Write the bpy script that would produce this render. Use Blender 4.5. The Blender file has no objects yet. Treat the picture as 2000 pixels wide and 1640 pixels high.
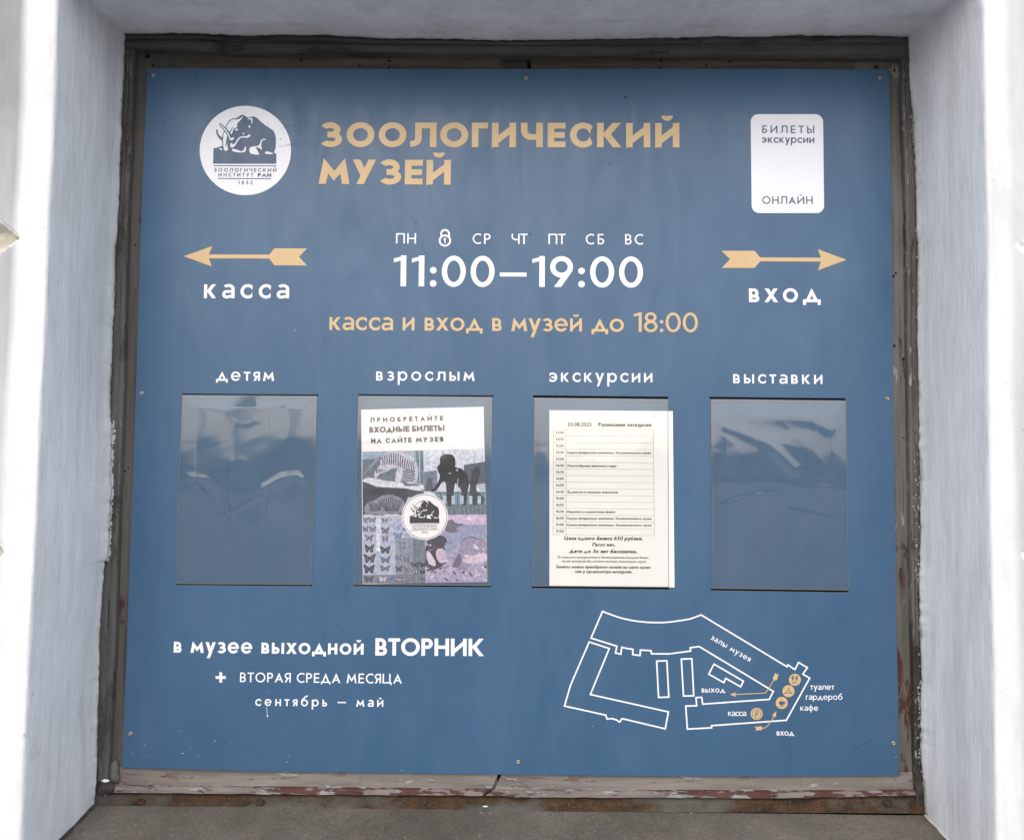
import bpy, bmesh, math, random
from mathutils import Vector, Matrix, noise
from math import pi, cos, sin, sqrt, radians, atan2, acos, asin
random.seed(7)
S = bpy.context.scene
COL = S.collection

# ------------------------------------------------------------------ camera
CAMP = (0.0115, -1.37858, -0.0899); YAW, PITCH, ROLL = -0.00936, 0.05551, 0.00841; FPX = 1600.0
_fw = Vector((sin(YAW) * cos(PITCH), cos(YAW) * cos(PITCH), sin(PITCH)))
_r = Vector((cos(YAW), -sin(YAW), 0)); _u = _r.cross(_fw)
_r2 = _r * cos(ROLL) + _u * sin(ROLL); _u2 = -_r * sin(ROLL) + _u * cos(ROLL)
cam = bpy.data.objects.new('camera', bpy.data.cameras.new('camera')); COL.objects.link(cam)
cam.matrix_world = Matrix(((_r2.x, _u2.x, -_fw.x, CAMP[0]), (_r2.y, _u2.y, -_fw.y, CAMP[1]), (_r2.z, _u2.z, -_fw.z, CAMP[2]), (0, 0, 0, 1)))
cam.data.sensor_fit = 'HORIZONTAL'; cam.data.sensor_width = 36; cam.data.lens = 36 * FPX / 2000
cam.data.clip_start = .02; cam.data.clip_end = 500
S.camera = cam

# ------------------------------------------------------------------ daylight (overcast)
SUN_EL, SUN_AZ = radians(44), radians(-7)          # azimuth measured from the direction straight out of the wall
w = bpy.data.worlds.new('World'); S.world = w; w.use_nodes = True
nt = w.node_tree; bg = nt.nodes['Background']; sky = nt.nodes.new('ShaderNodeTexSky')
sky.sky_type = 'NISHITA'; sky.sun_disc = False; sky.sun_elevation = SUN_EL; sky.sun_rotation = pi + SUN_AZ * -1
sky.air_density = 1.0; sky.dust_density = 3.2; sky.ozone_density = 1.0
nt.links.new(sky.outputs[0], bg.inputs[0]); bg.inputs[1].default_value = .15
sd = bpy.data.lights.new('sun', 'SUN'); sd.energy = 1.5; sd.angle = radians(160); sd.color = (1, .985, .965)
so = bpy.data.objects.new('sun', sd); COL.objects.link(so); so.location = (-2, -6, 6)
_sdir = Vector((sin(SUN_AZ) * cos(SUN_EL), -cos(SUN_AZ) * cos(SUN_EL), sin(SUN_EL)))     # towards the sun
so.rotation_euler = _sdir.to_track_quat('Z', 'Y').to_euler()
S.view_settings.view_transform = 'Standard'; S.view_settings.look = 'None'; S.view_settings.exposure = 0.48; S.view_settings.gamma = 1

# ------------------------------------------------------------------ helpers
def P(px, py, Y=0.0):
    """the point of the plane y = Y seen at pixel (px, py) of the 2000 x 1640 photograph"""
    d = _fw + _r2 * ((px - 1000) / FPX) + _u2 * ((820 - py) / FPX)
    t = (Y - CAMP[1]) / d.y
    return Vector(CAMP) + d * t
def XZ(px, py, Y=0.0):
    p = P(px, py, Y); return (p.x, p.z)
def lerp_tab(tab, v):
    if v <= tab[0][0]: return tab[0][1]
    for (a, x), (b, y) in zip(tab, tab[1:]):
        if v <= b: return x + (y - x) * (v - a) / (b - a)
    return tab[-1][1]
def put(o, label=None, cat=None, group=None, kind=None):
    for k, v in (('label', label), ('category', cat), ('group', group), ('kind', kind)):
        if v: o[k] = v
    return o
def thing(name, loc, label, cat, group=None):
    o = bpy.data.objects.new(name, None); o.empty_display_size = .05; o.location = loc; COL.objects.link(o)
    return put(o, label, cat, group)
def link(name, me, mat, parent=None, label=None, smooth=False, kind=None):
    """link a mesh given in world coordinates; its origin moves to its middle"""
    vs = me.vertices; n = len(vs)
    lo = [min(v.co[i] for v in vs) for i in range(3)]; hi = [max(v.co[i] for v in vs) for i in range(3)]
    c = Vector([(a + b) / 2 for a, b in zip(lo, hi)])
    me.transform(Matrix.Translation(-c))
    for m in (mat if isinstance(mat, (list, tuple)) else [mat]): me.materials.append(m)
    if smooth: me.shade_smooth()
    o = bpy.data.objects.new(name, me); COL.objects.link(o)
    root = Vector((0, 0, 0)); p = parent
    while p is not None: root += p.location; p = p.parent
    o.parent = parent; o.location = c - root
    if label: o['label'] = label
    if kind: o['kind'] = kind
    return o
def box_mesh(x0, x1, y0, y1, z0, z1, bev=0.0):
    bm = bmesh.new(); bmesh.ops.create_cube(bm, size=1)
    for v in bm.verts: v.co = Vector(((x0 + x1) / 2 + v.co.x * (x1 - x0), (y0 + y1) / 2 + v.co.y * (y1 - y0), (z0 + z1) / 2 + v.co.z * (z1 - z0)))
    if bev: bmesh.ops.bevel(bm, geom=bm.edges[:], offset=bev, segments=2, affect='EDGES', profile=.6)
    me = bpy.data.meshes.new('m'); bm.to_mesh(me); bm.free(); return me
def grid_mesh(fn, us, ts, attr=None, flip=False):
    """sheet of points fn(u, t); attr(u, t) is stored per vertex as 'wear'"""
    vs = []; at = []
    for t in ts:
        for u in us:
            vs.append(fn(u, t))
            if attr: at.append(attr(u, t))
    n = len(us); fs = []
    for j in range(len(ts) - 1):
        for i in range(n - 1):
            f = (j * n + i, j * n + i + 1, (j + 1) * n + i + 1, (j + 1) * n + i)
            fs.append(f[::-1] if flip else f)
    me = bpy.data.meshes.new('m'); me.from_pydata(vs, [], fs); me.update()
    if attr:
        a = me.attributes.new('wear_shade', 'FLOAT', 'POINT'); a.data.foreach_set('value', at)
    return me
def fbm(x, y, z=0.0, o=3):
    v = 0; a = 1
    for k in range(o):
        v += a * noise.noise((x, y, z)); x *= 2.03; y *= 2.03; z = z * 2.03 + 7.1; a *= .5
    return v

# ------------------------------------------------------------------ materials
def nodes(name):
    m = bpy.data.materials.new(name); m.use_nodes = True; t = m.node_tree
    return m, t, t.nodes['Principled BSDF']
def N(t, typ, **kw):
    n = t.nodes.new('ShaderNode' + typ)
    for k, v in kw.items():
        setattr(n, k, v)
    return n
def tex(t, scale, detail=4, rough=.55, stretch=(1, 1, 1), off=(0, 0, 0), kind='Object', dist=0):
    co = t.nodes.new('ShaderNodeTexCoord'); mp = t.nodes.new('ShaderNodeMapping'); mp.inputs['Scale'].default_value = stretch; mp.inputs['Location'].default_value = off
    n = t.nodes.new('ShaderNodeTexNoise'); n.inputs['Scale'].default_value = scale; n.inputs['Detail'].default_value = detail; n.inputs['Roughness'].default_value = rough; n.inputs['Distortion'].default_value = dist
    t.links.new(co.outputs[kind], mp.inputs[0]); t.links.new(mp.outputs[0], n.inputs['Vector']); return n.outputs['Fac']
def ramp(t, fac, stops):
    r = t.nodes.new('ShaderNodeValToRGB'); e = r.color_ramp.elements
    while len(e) < len(stops): e.new(.5)
    for q, (p, c) in zip(e, stops):
        q.position = p; q.color = (c, c, c, 1) if isinstance(c, (int, float)) else (*c, 1)
    t.links.new(fac, r.inputs[0]); return r.outputs[0]
def mix(t, f, a, b, mode='MIX'):
    m = t.nodes.new('ShaderNodeMix'); m.data_type = 'RGBA'; m.blend_type = mode
    for sock, v in ((m.inputs[0], f), (m.inputs[6], a), (m.inputs[7], b)):
        if isinstance(v, (int, float)): sock.default_value = v
        elif isinstance(v, tuple): sock.default_value = (*v, 1)
        else: t.links.new(v, sock)
    return m.outputs[2]
def mathn(t, op, a, b=None):
    m = t.nodes.new('ShaderNodeMath'); m.operation = op
    for s_, v in zip(m.inputs, (a, b)):
        if v is None: continue
        if isinstance(v, (int, float)): s_.default_value = v
        else: t.links.new(v, s_)
    return m.outputs[0]
def bump(t, b, h, strength, dist, prev=None):
    n = t.nodes.new('ShaderNodeBump'); n.inputs['Strength'].default_value = strength; n.inputs['Distance'].default_value = dist
    t.links.new(h, n.inputs['Height'])
    if prev: t.links.new(prev, n.inputs['Normal'])
    if b: t.links.new(n.outputs[0], b.inputs['Normal'])
    return n.outputs[0]
def attr(t, name):
    a = t.nodes.new('ShaderNodeAttribute'); a.attribute_name = name; return a.outputs['Fac']

def mat_flat(name, col, rough=.5, spec=.5, mott=.04):
    m, t, b = nodes(name)
    c = mix(t, 1.0, col, ramp(t, tex(t, 60, 3), [(.3, 1 - mott), (.7, 1 + mott * .3)]), 'MULTIPLY')
    t.links.new(c, b.inputs['Base Color']); b.inputs['Roughness'].default_value = rough; b.inputs['Specular IOR Level'].default_value = spec
    return m
# painted sheet metal or plastic board: satin, a little wavy, scuffed by wiping
def mat_board(name, col, rough=.34, dirt=True):
    m, t, b = nodes(name)
    streak = tex(t, 3.2, 3, .6, stretch=(1, 1, .55), dist=2.2, kind='Object')
    fine = tex(t, 260, 3, .6)
    c = mix(t, ramp(t, streak, [(.40, 0.0), (.72, .7)]), col, tuple(min(.84, x * 1.10 + .012) for x in col))
    c = mix(t, 1.0, c, ramp(t, fine, [(.3, .97), (.7, 1.02)]), 'MULTIPLY')
    if dirt:
        sp = ramp(t, tex(t, 95, 2, .5, off=(3, 1, 2)), [(.745, 0.0), (.77, .55)])
        c = mix(t, sp, c, (.05, .06, .075))
    t.links.new(c, b.inputs['Base Color'])
    r = ramp(t, tex(t, 4.5, 4, .6, stretch=(1.6, 1, .5), dist=3.0), [(.32, rough - .09), (.7, rough + .14)])
    t.links.new(r, b.inputs['Roughness']); b.inputs['Specular IOR Level'].default_value = .5
    n1 = bump(t, None, tex(t, 5, 2, .4), .35, .002)
    bump(t, b, tex(t, 16, 2, .5, stretch=(1, 1, .5), dist=1.5), .2, .0006, n1)
    return m
BLUE = (.037, .098, .186)
M_board = mat_board('blue_board', BLUE)
M_white = mat_board('white_vinyl', (.80, .81, .86), .4, dirt=False)
M_gold = mat_board('gold_vinyl', (.58, .415, .215), .42, dirt=False)
M_ink = mat_board('blue_ink', (.05, .095, .165), .4, dirt=False)
M_edge = mat_flat('board_edge', (.30, .32, .34), .6)
M_black = mat_flat('dark_void', (.006, .006, .006), .9, .1)
M_screw = mat_flat('screw_metal', (.42, .38, .31), .38); M_screw.node_tree.nodes['Principled BSDF'].inputs['Metallic'].default_value = .6
M_toner = mat_flat('black_toner', (.018, .018, .022), .6, mott=.3)
M_toner2 = mat_flat('grey_toner', (.025, .027, .034), .6, mott=.3)
M_rule = mat_flat('thin_table_rule', (.20, .20, .20), .7)

def mat_plaster():
    m, t, b = nodes('white_painted_plaster')
    st = tex(t, 14, 5, .6, stretch=(1, 1, .12)); bl = tex(t, 2.2, 4, .6, stretch=(1, 1, .5), off=(3, 5, 1))
    c = mix(t, 1.0, (.875, .88, .885), ramp(t, st, [(.28, .86), (.5, .98), (.75, 1.04)]), 'MULTIPLY')
    c = mix(t, 1.0, c, ramp(t, tex(t, 30, 6, .72, stretch=(1, 1, .30), off=(7, 7, 7)), [(.3, .88), (.55, 1.02)]), 'MULTIPLY')
    c = mix(t, ramp(t, bl, [(.35, .0), (.62, .55)]), c, mix(t, 1.0, c, (.84, .855, .87), 'MULTIPLY'))
    c = mix(t, ramp(t, tex(t, 5, 5, .65, off=(1, 1, 9)), [(.60, 0.0), (.74, .35)]), c, (.55, .55, .53))
    wr = attr(t, 'wear_shade')
    c = mix(t, 1.0, c, ramp(t, mathn(t, 'MULTIPLY', wr, -1.0), [(.03, 1.0), (.30, .36)]), 'MULTIPLY')  # negative values: front faces painted darker, offsetting the strong light they catch
    n = tex(t, 45, 5, .7)
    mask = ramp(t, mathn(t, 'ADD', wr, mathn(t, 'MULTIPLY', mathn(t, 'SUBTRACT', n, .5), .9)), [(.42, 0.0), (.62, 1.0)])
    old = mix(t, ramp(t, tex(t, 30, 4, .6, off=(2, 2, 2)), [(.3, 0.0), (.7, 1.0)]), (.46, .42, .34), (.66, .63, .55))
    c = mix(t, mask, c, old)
    sp = ramp(t, tex(t, 75, 3, .6, off=(5, 1, 2)), [(.715, 0.0), (.74, .55)]); c = mix(t, sp, c, (.33, .32, .30))
    t.links.new(c, b.inputs['Base Color']); b.inputs['Roughness'].default_value = .62; b.inputs['Specular IOR Level'].default_value = .35
    n1 = bump(t, None, tex(t, 26, 5, .62, stretch=(1, 1, .12)), .55, .0040)
    n2 = bump(t, None, tex(t, 90, 5, .72, stretch=(1, 1, .45)), .6, .0016, n1)
    bump(t, b, tex(t, 480, 3, .6), .25, .0005, n2)
    return m
M_plaster = mat_plaster()

def mat_wood(name, a, bcol, patch, amount, axis='z', flake=(.45, .43, .40), flakes=.10, lower=0.0, crackle=.5, ps=26, fs=48):
    """old paint over weathered wood; amount = share of the patch colour, lower = more of it towards the sill"""
    m, t, b = nodes(name)
    s1 = (1, 1, .07) if axis == 'z' else (.07, 1, 1); s2 = (1, 1, .28) if axis == 'z' else (.25, 1, 1)
    g = tex(t, 70, 5, .65, stretch=s1, kind='Object'); g2 = tex(t, 9, 4, .6, stretch=s2)
    c = mix(t, ramp(t, g2, [(.32, 0.0), (.68, 1.0)]), a, bcol)
    c = mix(t, 1.0, c, ramp(t, g, [(.25, .50), (.5, 1.0), (.78, 1.38)]), 'MULTIPLY')
    pn = tex(t, ps, 6, .68, stretch=s2, off=(4, 2, 6))
    geo = t.nodes.new('ShaderNodeNewGeometry'); sep = t.nodes.new('ShaderNodeSeparateXYZ'); t.links.new(geo.outputs['Position'], sep.inputs[0])
    if lower:
        k = mathn(t, 'MULTIPLY', mathn(t, 'SUBTRACT', -.02, sep.outputs[2]), lower)
        k = mathn(t, 'MINIMUM', mathn(t, 'MAXIMUM', k, -.16), .10)
        pn = mathn(t, 'ADD', pn, k)
    th = .66 - amount * .3
    pm = ramp(t, pn, [(th, 0.0), (th + .035, 1.0)])
    c = mix(t, pm, c, mix(t, ramp(t, tex(t, 60, 3), [(.3, 0.0), (.7, 1.0)]), patch, tuple(x * 1.7 for x in patch)))
    fn = tex(t, fs, 6, .72, stretch=s2, off=(9, 4, 1)); th2 = .72 - flakes
    fm = ramp(t, fn, [(th2, 0.0), (th2 + .03, 1.0)]); c = mix(t, fm, c, flake)
    cr = ramp(t, tex(t, 115, 4, .7, stretch=(1, 1, .05) if axis == 'z' else (.05, 1, 1), off=(1, 8, 3), dist=.5), [(.30, 1.0), (.36, 0.0)])
    crm = mathn(t, 'MULTIPLY', cr, crackle); c = mix(t, crm, c, (.018, .016, .014))
    t.links.new(c, b.inputs['Base Color']); b.inputs['Roughness'].default_value = .72; b.inputs['Specular IOR Level'].default_value = .3
    n1 = bump(t, None, g, .9, .0018)
    n2 = bump(t, None, mathn(t, 'SUBTRACT', mathn(t, 'ADD', fm, mathn(t, 'MULTIPLY', pm, -.8)), cr), .7, .0012, n1)
    bump(t, b, tex(t, 300, 3, .6), .3, .0006, n2)
    return m
M_frame = mat_wood('dark_weathered_frame_wood', (.075, .074, .071), (.125, .122, .117), (.045, .042, .038), .30, flakes=.10, flake=(.19, .185, .175), crackle=.8)
M_frame_h = mat_wood('dark_weathered_head_wood', (.055, .053, .050), (.10, .096, .088), (.03, .028, .026), .25, axis='x', flakes=.0, crackle=.7)
M_frame_r = mat_wood('peeling_frame_wood', (.080, .076, .069), (.14, .136, .125), (.035, .03, .026), .25, lower=.28, flakes=.13, fs=110, flake=(.30, .295, .28), crackle=.9)
M_sash = mat_wood('brown_grey_sash_paint', (.072, .066, .058), (.105, .097, .086), (.05, .02, .014), .04, lower=.06, flakes=.02, crackle=.35)
M_sash_r = mat_wood('grey_sash_paint_peeling_to_red', (.105, .098, .086), (.155, .146, .13), (.055, .022, .016), .18, lower=.26, flakes=.13, flake=(.26, .25, .235), crackle=.5)
M_sash_h = mat_wood('brown_grey_rail_paint', (.070, .062, .053), (.105, .094, .08), (.035, .02, .015), .12, axis='x', flakes=.0, crackle=.5)
M_rail = mat_wood('pale_rail_paint', (.150, .132, .120), (.235, .212, .195), (.115, .075, .066), .20, axis='x', flake=(.31, .30, .29), flakes=.13, crackle=.95, ps=42, fs=90)
M_bevel = mat_wood('red_brown_bevel_paint', (.20, .175, .16), (.15, .12, .11), (.055, .022, .017), .56, axis='x', flake=(.25, .26, .26), flakes=.17, crackle=1.0, ps=75, fs=100)

def mat_sill():
    m, t, b = nodes('dusty_grey_sill')
    c = mix(t, ramp(t, tex(t, 6, 6, .65), [(.32, 0.0), (.68, 1.0)]), (.090, .081, .068), (.155, .141, .122))
    c = mix(t, ramp(t, tex(t, 24, 5, .7, off=(3, 3, 3)), [(.5, 0.0), (.8, .6)]), c, (.20, .17, .13))
    c = mix(t, ramp(t, tex(t, 3.2, 5, .6, off=(6, 2, 3)), [(.45, 0.0), (.7, .6)]), c, (.075, .066, .055))
    c = mix(t, 1.0, c, ramp(t, tex(t, 160, 4, .7), [(.25, .68), (.75, 1.3)]), 'MULTIPLY')
    sp = ramp(t, tex(t, 120, 2, .5, off=(1, 7, 2)), [(.735, 0.0), (.76, 1.0)]); c = mix(t, sp, c, (.30, .29, .265))
    t.links.new(c, b.inputs['Base Color']); b.inputs['Roughness'].default_value = .8; b.inputs['Specular IOR Level'].default_value = .25
    n1 = bump(t, None, tex(t, 30, 5, .65), .5, .003); bump(t, b, tex(t, 330, 4, .7), .6, .001, n1)
    return m
M_sill = mat_sill()
def mat_rust():
    m, t, b = nodes('rusty_flashing')
    c = mix(t, ramp(t, tex(t, 38, 6, .72, stretch=(.6, 1, 1)), [(.36, 0.0), (.62, 1.0)]), (.020, .014, .010), (.066, .036, .019))
    c = mix(t, ramp(t, tex(t, 9, 5, .6, stretch=(.6, 1, 1), off=(4, 4, 4)), [(.49, 0.0), (.60, .9)]), c, (.085, .088, .08))
    c = mix(t, ramp(t, tex(t, 260, 5, .75, off=(4, 0, 4)), [(.54, 0.0), (.70, .6)]), c, (.17, .13, .075))
    t.links.new(c, b.inputs['Base Color']); b.inputs['Roughness'].default_value = .85; b.inputs['Specular IOR Level'].default_value = .2
    bump(t, b, tex(t, 190, 5, .75), .9, .0015)
    return m
M_rust = mat_rust()
M_mortar = mat_flat('grey_mortar', (.065, .06, .053), .9, .2, .5)

def mat_film():
    m, t, b = nodes('clear_plastic_film')
    out = t.nodes['Material Output']; t.nodes.remove(b)
    tr = t.nodes.new('ShaderNodeBsdfTransparent'); tr.inputs[0].default_value = (.985, .985, .975, 1)
    gl = t.nodes.new('ShaderNodeBsdfGlossy'); gl.inputs['Roughness'].default_value = .05; gl.inputs[0].default_value = (1, 1, 1, 1)
    df = t.nodes.new('ShaderNodeBsdfDiffuse'); df.inputs[0].default_value = (.50, .48, .44, 1)
    fr = t.nodes.new('ShaderNodeFresnel'); fr.inputs['IOR'].default_value = 1.5
    f = mathn(t, 'MINIMUM', mathn(t, 'MULTIPLY', fr.outputs[0], 1.9), .20)
    n1 = bump(t, None, tex(t, 14, 2, .5, stretch=(.5, 1, 1), dist=1.0), .12, .0012)
    t.links.new(n1, gl.inputs['Normal'])
    a = t.nodes.new('ShaderNodeMixShader'); t.links.new(f, a.inputs[0]); t.links.new(tr.outputs[0], a.inputs[1]); t.links.new(gl.outputs[0], a.inputs[2])
    h = t.nodes.new('ShaderNodeMixShader')
    haze = ramp(t, tex(t, 22, 5, .65, stretch=(1, 1, .6)), [(.3, .01), (.8, .045)])
    t.links.new(haze, h.inputs[0]); t.links.new(a.outputs[0], h.inputs[1]); t.links.new(df.outputs[0], h.inputs[2])
    t.links.new(h.outputs[0], out.inputs[0]); return m
M_film = mat_film()
M_filmedge = mat_flat('yellowed_film_edge', (.17, .155, .125), .45)
def mat_paper(name, col):
    m, t, b = nodes(name)
    c = mix(t, 1.0, col, ramp(t, tex(t, 5, 3), [(.3, .965), (.7, 1.0)]), 'MULTIPLY'); t.links.new(c, b.inputs['Base Color'])
    b.inputs['Roughness'].default_value = .75; b.inputs['Specular IOR Level'].default_value = .25
    bump(t, b, tex(t, 9, 2), .3, .002); return m
M_paper = mat_paper('cream_paper', (.83, .825, .79))
M_paper2 = mat_paper('white_photo_paper', (.84, .82, .84))
def mat_picture():
    m, t, b = nodes('printed_picture')
    a = t.nodes.new('ShaderNodeAttribute'); a.attribute_name = 'ink'
    c = mix(t, 1.0, a.outputs['Color'], ramp(t, tex(t, 150, 6, .85), [(.30, .42), (.5, 1.0), (.70, 1.45)]), 'MULTIPLY')
    t.links.new(c, b.inputs['Base Color']); b.inputs['Roughness'].default_value = .45; return m
M_picture = mat_picture()

# ------------------------------------------------------------------ geometric sans lettering drawn as strokes

def R_(x0, y0, x1, y1): return [(x0, y0), (x1, y0), (x1, y1), (x0, y1)]
def line_(xa, ya, xb, yb, w): return [(xa, ya), (xa + w, ya), (xb + w, yb), (xb, yb)]      # slanted bar with horizontal cuts
def arc_(cx, cy, rx, ry, s, a0, a1, b0=None, b1=None, n=28, sy=None):
    sy = s if sy is None else sy
    b0 = a0 if b0 is None else b0; b1 = a1 if b1 is None else b1
    o = [(cx + rx * cos(radians(a0 + (a1 - a0) * i / n)), cy + ry * sin(radians(a0 + (a1 - a0) * i / n))) for i in range(n + 1)]
    q = [(cx + (rx - s) * cos(radians(b0 + (b1 - b0) * i / n)), cy + (ry - sy) * sin(radians(b0 + (b1 - b0) * i / n))) for i in range(n + 1)]
    return o + q[::-1]
def ring_(cx, cy, rx, ry, s, sy=None): return [arc_(cx, cy, rx, ry, s, -2, 182, sy=sy), arc_(cx, cy, rx, ry, s, 178, 362, sy=sy)]
def disc_(cx, cy, r, n=24, ry=None):
    ry = r if ry is None else ry
    return [(cx + r * cos(2 * pi * i / n), cy + ry * sin(2 * pi * i / n)) for i in range(n)]
def bowl_(y0, y1, x1, s, x0=0, t=None):                       # D-shaped bowl: two bars and half an ellipse
    t = .9 * s if t is None else t
    ry = (y1 - y0) / 2; rx = min(ry * 1.02, (x1 - x0) * .72); cx = x1 - rx
    return [R_(x0, y0, cx + 1, y0 + t), R_(x0, y1 - t, cx + 1, y1), arc_(cx, (y0 + y1) / 2, rx, ry, s, -90, 90, sy=t)]
def cshape_(w, h, s, o, flip=False, cut=None):
    rx = (w if cut is None else cut); ry = h / 2 + o; cx = rx; cy = h / 2
    k = (w - cx) / rx; k = max(-.99, min(.99, k)); a = math.degrees(acos(k))
    ki = (w - cx) / (rx - s); ki = max(-.99, min(.99, ki)); b = math.degrees(acos(ki))
    p = arc_(cx, cy, rx, ry, s, a, 360 - a, b, 360 - b, n=44, sy=s * .92)
    return [[(w - x, y) for x, y in p]] if flip else [p]
def slant_(w, h, s):                                          # the diagonal of a Cyrillic i with pointed tips
    d = .16 * s; m = 1.0
    for _ in range(40): m = (h + 2 * d - s * .94 * sqrt(1 + m * m)) / w
    return [(0, -d), (w, -d + m * w), (w, h + d), (0, h + d - m * w)]
def clip_slant(w, h, s):
    d = .16 * s; p = slant_(w, h, s); m = (p[1][1] - p[0][1]) / w
    return [(0, -d), (w - s * .5, -d + m * (w - s * .5)), (w, -d + m * w), (w, h + d), (s * .5, h + d - m * (w - s * .5)), (0, h + d - m * w)]
def breve_(cx, y, w, s): return [arc_(cx, y + w * .42, w / 2, w * .46, s * .62, 180, 360, sy=s * .72)]

def glyph(ch, s):
    """polygons and width of one character; cap height 700, x-height 462, stroke s"""
    C, X = 700.0, 467.0
    low = ch in 'вгджзийклмнпртухцчшыьэюяабдеосф'
    up = ch.upper(); h = X if ch.islower() else C; o = 9; t = .9 * s
    L = ch.islower()
    bd = (s - 100) / 85.0                                     # 0 = medium, 1 = heavy
    def wd(u, l, ub=None): return (l if L else (u + (((ub or u) - u) * bd)) * (1 + .02 * bd))
    if ch == ' ': return [], 190
    if up == 'П': w = wd(590, 400, 600); return [R_(0, 0, s, h), R_(w - s, 0, w, h), R_(0, h - t, w, h)], w
    if up == 'Н': w = wd(590, 405, 590); return [R_(0, 0, s, h), R_(w - s, 0, w, h), R_(0, h * .5 - t / 2, w, h * .5 + t / 2)], w
    if up == 'Г': w = wd(400, 270, 440); return [R_(0, 0, s, h), R_(0, h - t, w, h)], w
    if up == 'Т': w = wd(480, 340, 480); return [R_(w / 2 - s / 2, 0, w / 2 + s / 2, h), R_(0, h - t, w, h)], w
    if ch == 'Е': w = wd(400, 0, 490); return [R_(0, 0, s, h), R_(0, 0, w, t), R_(0, h - t, w, h), R_(0, h / 2 - t / 2, w * .96, h / 2 + t / 2)], w
    if up in 'ИЙ':
        w = wd(610, 428, 665); P = [R_(0, 0, s, h), R_(w - s, 0, w, h), clip_slant(w, h, s)]
        if up == 'Й': P += breve_(w / 2, h + (75 if not L else 62), 235 + 90 * bd if not L else 205, s)
        return P, w
    if up == 'Ч':
        w = wd(540, 370, 605); r = min(.4 * h, w * .5); y = h * .36 if not bd > .5 else h * .3
        return [R_(w - s, 0, w, h), R_(0, y + r, s, h), arc_(r, y + r, r, r, s, 180, 270, sy=t), R_(r, y, w, y + t)], w
    if up == 'Л':
        w = wd(610, 455, 725); lx = w * .16 + 20 * bd; a = .34 * h
        q = [(lx + s - (lx + s) * (1 - cos(radians(k * 9))) , a - a * sin(radians(k * 9))) for k in range(11)]
        i = [(lx - lx * (1 - cos(radians(k * 9))), max(a - (a - t) * sin(radians(k * 9)), t)) for k in range(11)]
        return [R_(w - s, 0, w, h), R_(lx, h - t, w, h), R_(lx, a, lx + s, h), q + i[::-1]], w
    if up == 'К':
        w = wd(560, 408, 665); b = s * 1.28
        return [R_(0, 0, s, h), line_(s * .55, h * .44, w - b - 8, h, b), line_(w - b, 0, s * .7, h * .58, b)], w
    if up == 'Х':
        w = wd(600, 462, 640); b = s * 1.25
        return [line_(0, 0, w - b - 10, h, b), line_(w - b, 0, 10, h, b)], w
    if ch in 'Оо': 
        w = 735 if not L else 508; w += 50 * bd if not L else 0
        return ring_(w / 2, h / 2, w / 2, h / 2 + o, s, sy=s * .93), w
    if up == 'С': 
        w = wd(555, 405, 620); return cshape_(w, h, s, o, cut=(h / 2 + o) * 1.03), w
    if up == 'Э':
        w = wd(555, 405, 600); return cshape_(w, h, s, o, flip=True, cut=(h / 2 + o) * 1.02) + [R_(w * .25, h / 2 - t / 2, w - s * .5, h / 2 + t / 2)], w
    if up == 'В':
        w = wd(430, 345, 500); return [R_(0, 0, s, h)] + bowl_(0, h * .54, w, s) + bowl_(h * .54 - t, h, w * .93, s), w
    if up == 'Р' and not L:
        w = wd(430, 0, 480); return [R_(0, 0, s, h)] + bowl_(h * .40, h, w, s), w
    if up == 'Б' and not L:
        w = wd(430, 0, 500); return [R_(0, 0, s, h), R_(0, h - t, w * .9, h)] + bowl_(0, h * .58, w, s), w
    if up == 'Ь': w = wd(430, 330, 500); return [R_(0, 0, s, h)] + bowl_(0, h * .6, w, s), w
    if up == 'Ы':
        w = wd(430, 335, 500); g = (95 if not L else 80); return [R_(0, 0, s, h)] + bowl_(0, h * .6, w, s) + [R_(w + g, 0, w + g + s, h)], w + g + s
    if up == 'Я':
        w = wd(450, 345, 510); P = [R_(0, 0, s, h)] + bowl_(h * .38, h, w, s)
        P = [[(w - x, y) for x, y in p] for p in P]; b = s * 1.2
        return P + [line_(0, 0, w * .38, h * .45, b)], w
    if up == 'З':
        w = wd(480, 382, 615); P = []
        for (y0, y1, ww, a0) in ((h * .5 - t * .5, h + o, w * .93, 158), (-o, h * .5 + t * .5, w, -158)):
            ry = (y1 - y0) / 2; rx = ww * .5 * 1.0; cx = ww - rx; cy = (y0 + y1) / 2
            if y0 > 0: P += [arc_(cx, cy, rx, ry, s, -90, 150, -90, 152, sy=t)]
            else: P += [arc_(cx, cy, rx, ry, s, 90, -150, 90, -152, sy=t)]
        P += [R_(w * .34, h / 2 - t / 2, w * .52, h / 2 + t / 2)]
        return P, w
    if up in 'АМДУ' and ch != 'а':
        if up == 'А':
            w = wd(640, 0, 720); b = s * 1.14; d = .1 * s; m = (h + d) / (w / 2); yi = m * (w / 2 - b)
            yb = h * .24; xa = yb / m; 
            return [[(0, 0), (w / 2, h + d), (w, 0), (w - b, 0), (w / 2, yi), (b, 0)], R_(xa + b * .4, yb, w - xa - b * .4, yb + t)], w
        if up == 'Д':
            w = wd(700, 598, 760); f = .15 * C if not L else .2 * X; g = s * .55; b = s * 1.1; d = .1 * s; W = w - 2 * g; m = (h + d) / (W / 2)
            yi = m * (W / 2 - b)
            return [[(g, 0), (w / 2, h + d), (w - g, 0), (w - g - b, 0), (w / 2, yi), (g + b, 0)], R_(0, 0, w, t), R_(0, -f, s * .95, t), R_(w - s * .95, -f, w, t)], w
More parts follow.
